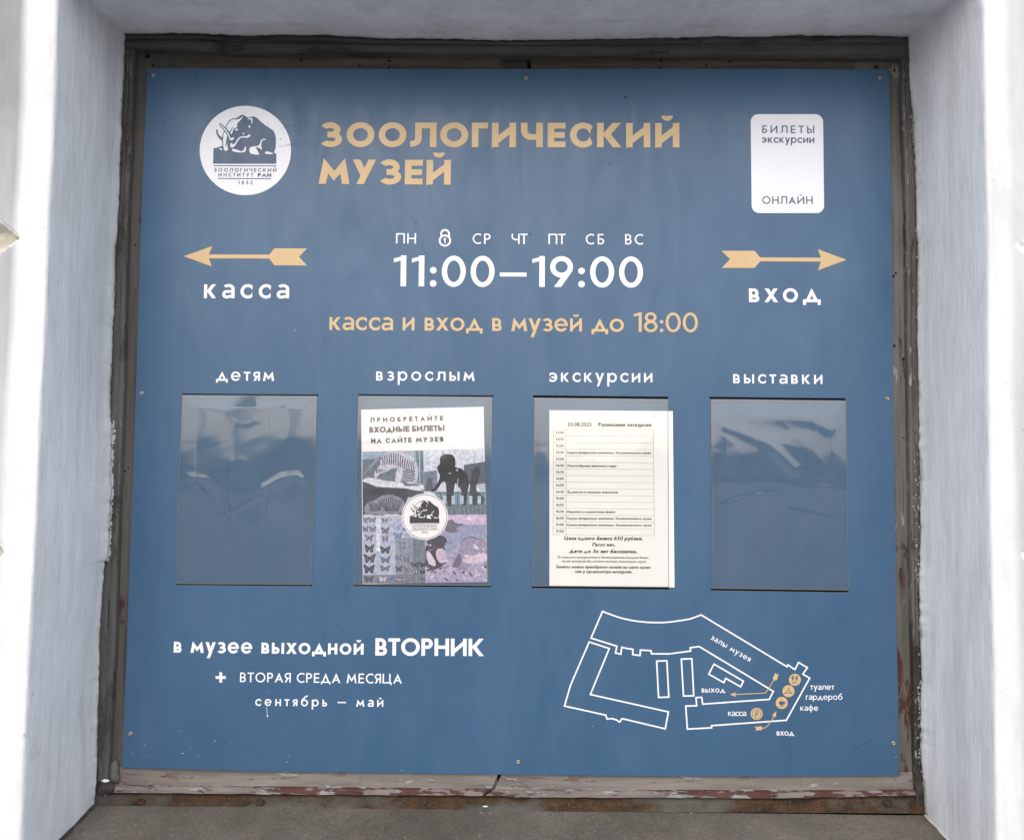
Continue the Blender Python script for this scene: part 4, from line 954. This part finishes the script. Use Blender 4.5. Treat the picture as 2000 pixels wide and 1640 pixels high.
line('гардероб', 1574, 1365.6, 1645.5, 1365.8, 12.2, 96, M_white, sign)
line('кафе', 1563, 1387, 1598, 1387.2, 12, 96, M_white, sign)
line('вход', 1517, 1435.4, 1551, 1435.6, 12, 102, M_white, sign)
# small white drips and specks of paint
spk = [circ(522.3, 1397.8, 1.7, 8), [(520.2, 1380), (521, 1380), (522.6, 1396), (521.8, 1396)]]
for px, py, r in ((258.5, 1470.5, .8), (283, 1454, .6), (287, 1476, .7), (350, 1427, .7), (355.5, 1470.3, .6), (358, 1470.3, .6), (388, 1475, .6), (420, 1447, .9), (452, 1450, .5), (372, 1458, .6), (560, 1487, .8), (565, 1478, .6), (564, 1473, .5), (785, 1504, .8), (604, 1463, .5), (1159, 1417.5, .8), (1750, 1478, .8), (412, 576, .5), (475, 518.5, .6), (577, 645.5, .8), (1084, 155.5, .6), (525, 1352, .5)): spk.append(circ(px, py, r, 7))
shape('paint_specks', spk, M_white, sign, Y=-.0007, kind='stuff')
dsp = [circ(px, py, r, 8, r * .7) for px, py, r in ((812.5, 436, 1.6), (634, 666, 1.8), (810.5, 581.5, 1.4), (798, 674, 1.4), (1464, 219, 1.8), (1221, 190, 3.0), (838, 393, 1.3), (1191, 319, 1.5), (1096.5, 416, 1.2), (682, 264.5, 1.0), (586, 513.5, 1.2), (1752, 1481.5, 1.2), (657.5, 1218, 2.0), (1036, 457, 1.8), (478, 220, 1.0), (524, 241, 1.0), (548, 272, 1.5))]
shape('dirt_specks', dsp, mat_flat('dirt', (.03, .045, .07), .7), sign, Y=-.00075, kind='stuff')

def mat_scuff():
    m, t, b = nodes('thin_scuff'); out = t.nodes['Material Output']
    tr = t.nodes.new('ShaderNodeBsdfTransparent'); b.inputs['Base Color'].default_value = (.02, .035, .06, 1); b.inputs['Roughness'].default_value = .6
    x = t.nodes.new('ShaderNodeMixShader'); t.links.new(ramp(t, tex(t, 70, 4, .7), [(.4, .03), (.7, .38)]), x.inputs[0]); t.links.new(tr.outputs[0], x.inputs[1]); t.links.new(b.outputs[0], x.inputs[2]); t.links.new(x.outputs[0], out.inputs[0]); return m
sc_ = []
for pts, w_ in (([(372, 292), (380, 272), (392, 254), (410, 236)], 2.2), ([(378, 300), (386, 276), (400, 252)], 1.2), ([(546, 252), (562, 246), (585, 243), (600, 243)], 1.5), ([(552, 262), (570, 256), (590, 257)], 1.3), ([(545, 287), (562, 284), (580, 280)], 1.8), ([(556, 283), (590, 278), (610, 277)], 1.1), ([(717, 250), (722, 240), (729, 226)], 1.5), ([(795, 300), (799, 284)], 1.1), ([(1666, 1466), (1682, 1455), (1703, 1445)], 3.0), ([(1225, 200), (1219, 190), (1228, 188)], 2.0)):
    sc_ += stroke(pts, w_)
shape('scuff_marks', sc_, mat_scuff(), sign, Y=-.0011, kind='stuff')
# ------------------------------------------------------------------ clear plastic pockets
POCK = [((356, 772), (619, 774), (343, 1139.5), (608, 1141.5)), ((700, 773.5), (961, 776), (691, 1141.5), (957, 1143.5)), ((1044, 777), (1305, 780), (1041, 1144.5), (1307, 1147)), ((1389, 780), (1652, 783), (1392, 1149), (1657.5, 1152.5))]
def bil(q, u, v):
    (tl, tr, bl, br) = q
    return tuple((tl[i] * (1 - u) + tr[i] * u) * (1 - v) + (bl[i] * (1 - u) + br[i] * u) * v for i in range(2))
CREASE = {
 0: [([(80, 700), (250, 720), (400, 800), (520, 850), (700, 800), (850, 740)], 5, .00035), ([(340, 1040), (500, 960), (700, 850)], 3, .0003), ([(360, 1415), (500, 1410), (650, 1390), (800, 1410), (1090, 1440)], 2.2, .0003), ([(350, 1372), (640, 1358), (850, 1395), (1090, 1410)], 2.5, .00025), ([(705, 860), (730, 780), (850, 710), (980, 695), (1020, 720)], 5, .0007), ([(170, 760), (280, 880), (320, 1000)], 3, .00025), ([(110, 150), (250, 130), (400, 170), (600, 165), (860, 130)], 3, .0002), ([(300, 1200), (420, 1180)], 2, .0002), ([(280, 1260), (420, 1225)], 2, .0002)],
 1: [([(50, 210), (110, 150), (230, 110), (330, 120), (420, 190)], 3, .0003), ([(20, 300), (30, 700), (22, 1200)], 4, .0003)],
 2: [([(150, 100), (600, 120), (1000, 110)], 2.5, .0002), ([(90, 900), (150, 700), (140, 500)], 3, .0003), ([(80, 1200), (160, 1000), (180, 820)], 3, .0003), ([(960, 120), (1000, 180), (1060, 190)], 4, .0005)],
 3: [([(1155, 1400), (1060, 1370), (960, 1335), (820, 1325), (600, 1330), (380, 1335), (240, 1370), (200, 1430), (220, 1480), (320, 1510), (500, 1525), (700, 1540), (900, 1535), (1050, 1520), (1155, 1505)], 2.6, .0004), ([(130, 1420), (180, 1340), (400, 1295), (850, 1280), (1150, 1330)], 4, .0003), ([(90, 950), (300, 885), (580, 815)], 3.2, .0004), ([(370, 110), (600, 130), (900, 140)], 3, .0003), ([(90, 750), (600, 745), (850, 790), (1120, 800)], 6, .0004), ([(700, 960), (800, 985), (1100, 1040)], 2.6, .0003), ([(430, 220), (700, 210), (900, 240), (1020, 300)], 11, .0007), ([(90, 250), (300, 330), (520, 420), (740, 640)], 8, .0006)]}
def film(i, q, amp, label):
    nu, nv = 132, 184
    cr = [([(ox_ + x / 4.1, oy_ + y / 4.1) for x, y in pl], w_, a_) for pl, w_, a_ in CREASE.get(i, ()) for ox_, oy_ in (((340, 760) if i == 0 else (700, 760) if i == 1 else (1030, 760) if i == 2 else (1370, 760)),)]
    def fn(a, b):
        u, v = a / nu, b / nv; px, py = bil(q, u, v)
        edge = min(1, u * 9, (1 - u) * 9, v * 14, (1 - v) * 14)
        h = .55 + .45 * noise.noise((u * 2.1, v * 2.6, i * 5.3)) + .16 * noise.noise((u * 3.0 + 1.5 * v, v * 5.0, i * 3.7 + 2)) + .03 * noise.noise((u * 5, v * 13 + 2 * u, i * 2.2))
        r = 1 - abs(noise.noise((u * 2.6 + i, v * 4.2 - u * 1.5, 8.0)) * 3.2); h += .07 * max(0, r) ** 3                  # a few sharper folds
        for pl, w_, a_ in cr:
            dm = 99
            for (x0, y0), (x1, y1) in zip(pl, pl[1:]):
                if abs(px - x0) > 60 and abs(px - x1) > 60: continue
                tt_ = max(0, min(1, ((px - x0) * (x1 - x0) + (py - y0) * (y1 - y0)) / ((x1 - x0) ** 2 + (y1 - y0) ** 2))); dm = min(dm, math.hypot(px - x0 - tt_ * (x1 - x0), py - y0 - tt_ * (y1 - y0)))
            if dm < 6 * w_: h += .5 * a_ / amp * math.exp(-(dm / (1.5 * w_)) ** 2)
        p = P(px, py, -.0022); return (p.x, -.0012 - amp * edge * max(0, h), p.z)
    return link('film_pocket', grid_mesh(fn, range(nu + 1), range(nv + 1), flip=True), M_film, sign, label, smooth=True)
for i, (q, amp, lb) in enumerate(zip(POCK, (.0011, .0009, .0009, .0014), ('empty clear pocket under the first caption', 'clear pocket holding the photo poster', 'clear pocket holding the timetable', 'empty clear pocket under the last caption'))):
    f = film(i, q, amp, lb)
    (tl, tr, bl, br) = q; e = 1.2
    shape('film_edge', [[tl, tr, (tr[0], tr[1] + 2.2), (tl[0], tl[1] + 2.2)], [(bl[0], bl[1] - 1.6), (br[0], br[1] - 1.6), br, bl], [tl, (tl[0] + e, tl[1]), (bl[0] + e, bl[1]), bl], [(tr[0] - e, tr[1]), tr, br, (br[0] - e, br[1])]], M_filmedge, f, Y=-.0011)

# ------------------------------------------------------------------ paper timetable
YT = -.0008; YTP = -.0010
tq = ((1073, 801), (1314, 802.6), (1073, 1143.2), (1317.5, 1146.6))
tt = shape('timetable_sheet', [[tq[0], tq[1], tq[3], tq[2]]], M_paper, None, Y=YT)
put(tt, 'white paper timetable of excursions in the third pocket from the left', 'notice')
bfont('03.08.2023', 1109, 832, 1155, 832.2, 7.2, M_toner, tt, YTP, .020)
bfont('Расписание экскурсий', 1168.5, 832.3, 1272, 833, 7.2, M_toner, tt, YTP, .030)
rows = []
for k in range(17):
    yl = 838.3 + (1043.4 - 838.3) * k / 16; yr = 839.2 + (1045.6 - 839.2) * k / 16
    rows += stroke([(1080.4, yl), (1276 + 2 * k / 16, yr)], .42)
for x0, x1 in ((1080.4, 1080.4), (1105.4, 1105.4), (1276, 1278)): rows += stroke([(x0, 838.3), (x1, 1045)], .6)
shape('timetable_grid', rows, M_rule, tt, Y=YTP)
tm = '11:10 11:15 12:05 12:10 13:05 13:10 13:15 14:00 14:05 14:10 15:00 15:05 15:10 16:00 17:00 17:05'.split()
ev = {3: ('Самые интересные экспонаты Зоологического музея', 1106.5, 1271.5), 5: ('Многообразие животного мира', 1108, 1203.7), 9: ('Ядовитые и опасные животные', 1108, 1206.7), 12: ('Мамонты и мамонтовая фауна', 1106.5, 1201.5), 13: ('Самые интересные экспонаты Зоологического музея', 1106.5, 1272.2), 14: ('Самые интересные экспонаты Зоологического музея', 1106.5, 1272.2)}
for k, s_ in enumerate(tm):
    y = 838.3 + 12.82 * (k + .5) + 2.3
    bfont(s_, 1085.5, y, 1101.2, y + .1, 4.7, M_toner, tt, YTP, .018, name='time_lettering')
    if k in ev: tx, a, b = ev[k]; bfont(tx, a, y + .2, b, y + .2 + (b - a) * .005, 4.7, M_toner, tt, YTP, .019, name='excursion_lettering')
for tx, a, b, y, cp, sh, bo in (('Цена одного билета 650 рублей.', 1101.5, 1255, 1053.9, 7.2, .22, .022), ('Льгот нет.', 1156, 1202.3, 1066.3, 7.0, 0, .022), ('Дети до 3х лет бесплатно.', 1111.5, 1244.5, 1079.2, 7.2, .22, .022), ('В стоимость экскурсионного билета включен входной билет,', 1090, 1267.3, 1089.6, 4.5, 0, .008), ('после экскурсии Вы можете посетить экспозицию музея', 1097.5, 1261.3, 1097.4, 4.5, 0, .008), ('Билеты можно приобрести онлайн на сайте музея', 1087, 1270, 1109, 5.8, 0, .019), ('или у организатора экскурсий.', 1123.7, 1235, 1118.2, 5.8, 0, .019)):
    bfont(tx, a, y, b, y + (b - a) * .006, cp, M_toner, tt, YTP, bo, sh)

# ------------------------------------------------------------------ photo poster
pq = ((705.5, 800), (944.5, 794.2), (708.5, 1140.5), (952, 1134.5))
ps = shape('photo_poster', [[pq[0], pq[1], pq[3], pq[2]]], M_paper2, None, Y=YT)
put(ps, 'poster with tiger, mammoth skeleton and butterfly photographs in the second pocket from the left', 'poster')
bfont('ПРИОБРЕТАЙТЕ', 723.8, 824.6, 865.8, 821, 9.1, M_toner2, ps, YTP, .026, track=True)
bfont('ВХОДНЫЕ БИЛЕТЫ', 721.3, 844.9, 868.3, 841, 11.2, M_toner2, ps, YTP, .030)
bfont('НА САЙТЕ МУЗЕЯ', 725, 865.8, 865.6, 862.1, 9.6, M_toner2, ps, YTP, .030, track=True)
A = lambda *p: [(700 + x / 7.69, 790 + y / 7.69) for x, y in p]
B = lambda *p: [(700 + x / 7.69, 960 + y / 7.69) for x, y in p]
PL, CO = [], []
def lin(r, g, b):
    m_ = (r + g + b) / 3; return tuple(((c * .72 + m_ * .28) / 255) ** 2.35 * .92 for c in (r, g, b))
def ink(poly, *c): PL.append([XZ(x, y, YTP) for x, y in poly]); CO.append(lin(*c))
def inks(polys, *c):
    for p in polys: ink(p, *c)
rr = random.Random(11)
ink([(707.8, 882), (944.8, 876.3), (951.6, 1134), (709, 1139.6)], 186, 190, 212)
# tiger on the snowy rock
ink(A((60, 710), (975, 690), (985, 1290), (62, 1385)), 152, 174, 200)
ink(A((60, 820), (330, 815), (560, 900), (620, 1010), (600, 1180), (60, 1160)), 108, 124, 146)
ink(A((860, 692), (975, 690), (985, 1290), (900, 1290)), 96, 124, 150); ink(A((905, 692), (925, 692), (935, 1290), (915, 1290)), 168, 186, 204)
ink(smooth_poly(A((62, 1135), (130, 1090), (250, 1110), (560, 1165), (860, 1190), (978, 1185), (985, 1300), (700, 1265), (280, 1225), (240, 1240), (62, 1160))), 214, 216, 228)
ink(A((62, 1150), (150, 1180), (270, 1235), (700, 1255), (860, 1290), (985, 1300), (1060, 1345), (1060, 1390), (62, 1390)), 74, 80, 96)
inks([A(*p) for p in ([(330, 770), (250, 830), (180, 910), (90, 1025), (110, 1035), (205, 930), (280, 855), (350, 810)],)], 150, 152, 172)
ink(smooth_poly(A((330, 800), (400, 735), (490, 702), (640, 700), (770, 745), (850, 830), (895, 930), (905, 1040), (870, 1150), (760, 1195), (690, 1190), (645, 1120), (640, 1000), (600, 940), (500, 960), (420, 1010), (310, 1040), (280, 1110), (235, 1112), (240, 1010), (290, 950), (330, 900))), 196, 194, 216)
ink(smooth_poly(A((545, 1165), (565, 1010), (600, 930), (660, 920), (650, 1060), (625, 1180), (590, 1190))), 204, 202, 224)
for k in range(15):
    t_ = k / 14; x = 350 + 500 * t_; y0 = 790 - 90 * sin(pi * min(1, t_ * 1.25)) + 60 * t_; ln = 120 + 70 * sin(pi * t_)
    inks([A(*p) for p in stroke([(x, y0), (x + 22 - 55 * t_, y0 + ln * .5), (x + 8 - 20 * t_, y0 + ln)], 13)], 70, 70, 92)
for k in range(6): inks([A(*p) for p in stroke([(265 + k * 24, 960 + k * 4), (275 + k * 24, 1035 - k * 8)], 12)], 70, 70, 90)
for k in range(8): inks([A(*p) for p in stroke([(665 + rr.uniform(-8, 8), 1000 + k * 22), (740, 985 + k * 24), (850 + rr.uniform(-20, 20), 1000 + k * 20)], 12)], 66, 66, 86)
for k in range(6): inks([A(*p) for p in stroke([(120 + k * 38, 1000 - k * 40), (150 + k * 38, 1010 - k * 40)], 10)], 80, 82, 100)
inks([A(*p) for p in ([(640, 1130), (760, 1190), (860, 1190), (960, 1200), (900, 1215), (700, 1225)],)], 112, 112, 130)
# mammoth skeleton hall
ink(A((975, 690), (1880, 666), (1905, 1385), (985, 1385)), 208, 214, 232)
ink(A((985, 1010), (1180, 985), (1185, 1300), (985, 1300)), 118, 132, 154); ink(A((1585, 905), (1900, 855), (1905, 1190), (1590, 1195)), 92, 102, 118)
ink(A((1020, 1150), (1060, 1080), (1110, 1150), (1120, 1300), (1010, 1300)), 84, 96, 114)
inks([A(*p) for p in stroke([(1245, 678), (1300, 760)], 12) + stroke([(980, 850), (1180, 950)], 6) + stroke([(1740, 760), (1745, 880)], 6)], 140, 148, 168)
ink([(x, y) for x, y in B((1130, 0), (1920, 0), (1925, 345), (1330, 345))], 118, 150, 172)
ink(smooth_poly(A((1175, 940), (1230, 885), (1220, 800), (1262, 745), (1380, 738), (1445, 780), (1462, 870), (1450, 945), (1500, 940), (1575, 975), (1650, 1070), (1665, 1200), (1640, 1300), (1610, 1560), (1540, 1560), (1555, 1290), (1500, 1240), (1455, 1160), (1440, 1260), (1400, 1560), (1345, 1560), (1320, 1300), (1310, 1150), (1250, 1165), (1200, 1260), (1120, 1320), (1075, 1305), (1170, 1210), (1235, 1080), (1195, 1000))), 40, 42, 56)
ink(smooth_poly(A((1690, 1090), (1720, 985), (1775, 920), (1830, 955), (1825, 1075), (1780, 1180), (1765, 1290), (1820, 1330), (1900, 1400), (1880, 1500), (1700, 1520), (1660, 1400), (1670, 1250))), 62, 66, 80)
inks([A(*p) for p in ([(1340, 1030), (1400, 1018), (1375, 1040)], [(1490, 1110), (1500, 1110), (1492, 1250), (1480, 1230)], [(1455, 985), (1500, 960), (1490, 1000)], [(1470, 1260), (1490, 1200), (1500, 1290), (1530, 1230), (1520, 1310), (1475, 1300)])], 190, 196, 216)
ink(A((1780, 1195), (1905, 1180), (1905, 1320), (1850, 1290), (1780, 1240)), 186, 190, 210)
for k in range(8): inks([B(*p) for p in stroke([(1240 + k * 84, 20 + (k % 3) * 12), (1240 + k * 84, 330)], 12)], 56, 66, 84)
inks([B(*p) for p in stroke([(1150, 20), (1900, 10)], 12) + stroke([(1330, 205), (1915, 190)], 10)], 70, 84, 104)
for k in range(5): ink(B((1270 + k * 130, 60), (1320 + k * 130, 60), (1320 + k * 130, 180), (1270 + k * 130, 190)), 176, 200, 214)
ink(B((1340, 215), (1920, 200), (1925, 345), (1340, 345)), 108, 128, 146)
for k in range(9): inks([B(*p) for p in stroke([(1370 + k * 62, 215), (1375 + k * 62, 340)], 14)], 76, 92, 110)
# lying tiger
ink(B((62, -40), (700, -40), (760, 40), (700, 200), (650, 350), (65, 350)), 62, 66, 82)
ink(smooth_poly(B((85, 220), (160, 150), (260, 125), (330, 60), (480, 40), (620, 80), (700, 150), (690, 260), (620, 340), (560, 320), (440, 310), (420, 370), (360, 360), (330, 330), (200, 345), (90, 320))), 138, 138, 158)
for k in range(13): inks([B(*p) for p in stroke([(300 + k * 30, 85 + abs(k - 6) * 8), (340 + k * 24, 190), (420 + k * 14, 295)], 11)], 50, 50, 66)
for k in range(9): inks([B(*p) for p in stroke([(150 + k * 24, 160 + (k % 2) * 22), (180 + k * 20, 230), (170 + k * 18, 290)], 11)], 52, 54, 70)
ink(smooth_poly(B((62, 335), (200, 345), (350, 370), (430, 330), (620, 335), (660, 370), (660, 400), (62, 400))), 196, 198, 214)
# butterflies
ink(B((65, 385), (690, 375), (1000, 700), (1003, 1368), (70, 1380)), 176, 182, 208)
ink(B((560, 700), (1000, 690), (1003, 1368), (560, 1372)), 136, 146, 172); ink(B((820, 720), (1000, 715), (1003, 1368), (830, 1370)), 112, 126, 148)
ink(B((70, 1250), (1003, 1240), (1003, 1368), (70, 1380)), 124, 128, 150); ink(B((265, 390), (340, 390), (330, 900), (270, 900)), 206, 212, 230)
def bfly(cx, cy, w, h, c1, c2):
    ink(B((cx, cy - h * .15), (cx - w * .5, cy - h * .5), (cx - w * .55, cy - h * .3), (cx - w * .42, cy + h * .05), (cx - w * .38, cy + h * .45), (cx - w * .12, cy + h * .4), (cx, cy + h * .1), (cx + w * .12, cy + h * .4), (cx + w * .38, cy + h * .45), (cx + w * .42, cy + h * .05), (cx + w * .55, cy - h * .3), (cx + w * .5, cy - h * .5)), *c1)
    for s_ in (-1, 1): ink(B((cx + s_ * w * .1, cy - h * .1), (cx + s_ * w * .4, cy - h * .33), (cx + s_ * w * .3, cy + h * .02), (cx + s_ * w * .28, cy + h * .28), (cx + s_ * w * .14, cy + h * .22)), *c2)
DK, GR, PU, BL, WH = (56, 58, 74), (98, 98, 118), (150, 140, 172), (70, 120, 200), (206, 210, 222)
for cx, cy, w_, h_, a, b in ((105, 425, 70, 85, GR, PU), (205, 425, 110, 85, GR, PU), (398, 425, 105, 85, PU, GR), (590, 395, 90, 60, (150, 170, 210), WH), (105, 560, 80, 90, DK, PU), (213, 560, 100, 95, GR, PU), (402, 580, 110, 110, DK, PU), (582, 530, 110, 95, (120, 140, 205), (176, 190, 225)), (690, 560, 60, 60, BL, BL), (160, 690, 115, 105, GR, PU), (402, 705, 100, 125, PU, GR), (595, 660, 115, 105, (70, 100, 150), (110, 170, 220)), (725, 670, 80, 60, (130, 140, 170), WH), (165, 850, 135, 140, DK, GR), (403, 870, 145, 125, DK, GR), (655, 770, 130, 70, PU, GR), (655, 845, 130, 80, PU, GR), (168, 1000, 165, 150, DK, GR), (403, 1020, 140, 110, GR, (70, 130, 215)), (600, 985, 90, 100, GR, PU), (725, 1010, 100, 120, (126, 118, 136), GR), (890, 770, 110, 90, GR, (120, 140, 160)), (890, 900, 100, 100, (90, 110, 130), (120, 140, 160)), (162, 1160, 155, 150, DK, (84, 80, 96)), (400, 1150, 140, 100, GR, (130, 134, 158)), (607, 1155, 100, 100, DK, (120, 116, 100)), (730, 1170, 90, 100, GR, (140, 140, 165)), (850, 1095, 120, 85, (36, 38, 50), GR), (975, 1095, 100, 85, (40, 44, 56), DK), (852, 1205, 80, 70, (36, 38, 50), WH), (965, 1205, 80, 70, (60, 64, 80), DK), (160, 1310, 140, 110, (96, 92, 104), (84, 80, 90)), (368, 1310, 115, 90, (170, 178, 200), WH), (490, 1305, 70, 50, (70, 120, 180), (90, 150, 210)), (585, 1310, 60, 80, (70, 74, 96), WH), (625, 1320, 50, 70, (70, 74, 96), WH), (682, 1320, 50, 70, (60, 64, 86), WH), (760, 1310, 80, 80, GR, (130, 136, 160)), (862, 1320, 60, 50, (40, 44, 56), WH), (980, 1310, 90, 50, (70, 84, 90), (90, 110, 110))):
    bfly(cx, cy, w_, h_, a, b)
ink(B((262, 850), (310, 850), (330, 885), (290, 885)), 236, 238, 246)
# sea shore with birds
ink(B((1003, 700), (1340, 345), (1925, 342), (1938, 1355), (1003, 1368)), 168, 158, 196)
ink(B((1340, 345), (1925, 342), (1928, 490), (1340, 500)), 204, 176, 214); ink(B((1290, 480), (1930, 500), (1932, 700), (1500, 790), (1300, 1000)), 146, 156, 192)
inks([smooth_poly(B(*p)) for p in ([(1640, 370), (1700, 395), (1780, 355), (1740, 410), (1690, 440), (1620, 400)],)], 232, 208, 226)
ink(smooth_poly(B((1300, 470), (1400, 400), (1450, 470), (1620, 480), (1440, 560), (1520, 600), (1380, 620), (1300, 590))), 112, 104, 132)
ink(smooth_poly(B((1130, 680), (1260, 640), (1350, 740), (1280, 780), (1310, 900), (1300, 1100), (1130, 1180), (1003, 1200), (1003, 760))), 70, 66, 84)
ink(smooth_poly(B((1530, 800), (1560, 700), (1700, 670), (1850, 720), (1930, 700), (1936, 1120), (1420, 1140), (1440, 1040))), 158, 146, 180)
ink(smooth_poly(B((1420, 1060), (1520, 900), (1560, 1010), (1530, 1130), (1420, 1140))), 112, 104, 132)
for k in range(70):
    cx = rr.uniform(1030, 1920); cy = rr.uniform(1130, 1330) if k < 40 else rr.uniform(760, 1100); a_ = rr.uniform(-1, 1.2); l = rr.uniform(18, 70); wd_ = l * rr.uniform(.3, .5)
    if k >= 40: cx = rr.uniform(1040, 1300) if k % 2 else rr.uniform(1560, 1920)
    pts = [(cx + (l * u * cos(a_) - wd_ * v * sin(a_)), cy + (l * u * sin(a_) + wd_ * v * cos(a_))) for u, v in ((-1, 0), (-.4, -.8), (.5, -.7), (1, 0), (.5, .6), (-.5, .8))]
    pts = [(min(1930, max(1010, x)), min(1350, y)) for x, y in pts]
    ink(smooth_poly(B(*pts)), *rr.choice(((214, 190, 216), (226, 204, 224), (190, 168, 200), (100, 92, 116), (76, 72, 90), (150, 130, 160), (180, 176, 206))))
ink(smooth_poly(B((1010, 900), (1060, 880), (1180, 1080), (1130, 1130), (1040, 1060))), 218, 194, 220); ink(smooth_poly(B((1160, 860), (1300, 840), (1320, 1050), (1230, 1080), (1170, 1000))), 204, 180, 212)
inks([B(*p) for p in stroke([(1100, 870), (1150, 1000), (1200, 1080)], 34)], 66, 58, 76)
ink(smooth_poly(B((1540, 1050), (1620, 980), (1760, 950), (1930, 900), (1932, 1060), (1700, 1080))), 214, 190, 216)
inks([B(*p) for p in stroke([(1545, 745), (1620, 690), (1720, 680), (1830, 720)], 14)], 92, 88, 112)
link('photo_collage', union_mesh('m', PL, Y=YTP, colors=CO), M_picture, ps)
be = shape('badge', [circ(829.8, 1008.6, 45.3, 48)], M_paper2, ps, Y=-.00102 - .0001, label='small round white badge with a black mammoth')
YB = -.00125
shape('badge_ring', stroke([(829.8 + 42.9 * cos(2 * pi * k / 48), 1008.6 + 42.9 * sin(2 * pi * k / 48)) for k in range(48)], .9, True), M_toner, be, Y=YB)
lf = lambda x, y: (829.1 + (x - 845) * .0543, 1021.1 + (y - 1035) * .0543 - (x - 845) * .0008)
split_mammoth(lf, YB, be, M_toner)
shape('badge_rule', stroke([(799.5, 1023.8), (858.5, 1021.4)], .7) + stroke([(799.5, 1036), (858.8, 1033.9)], .7), M_toner, be, Y=YB)
bfont('ЗООЛОГИЧЕСКИЙ', 804.5, 1029.4, 854, 1027.8, 4.0, M_toner, be, YB, 0)
bfont('ИНСТИТУТ РАН', 806.5, 1034.3, 852.5, 1032.8, 3.8, M_toner, be, YB, 0)
bfont('1832', 823.5, 1041.3, 835.5, 1040.9, 3.6, M_toner2, be, YB, 0)
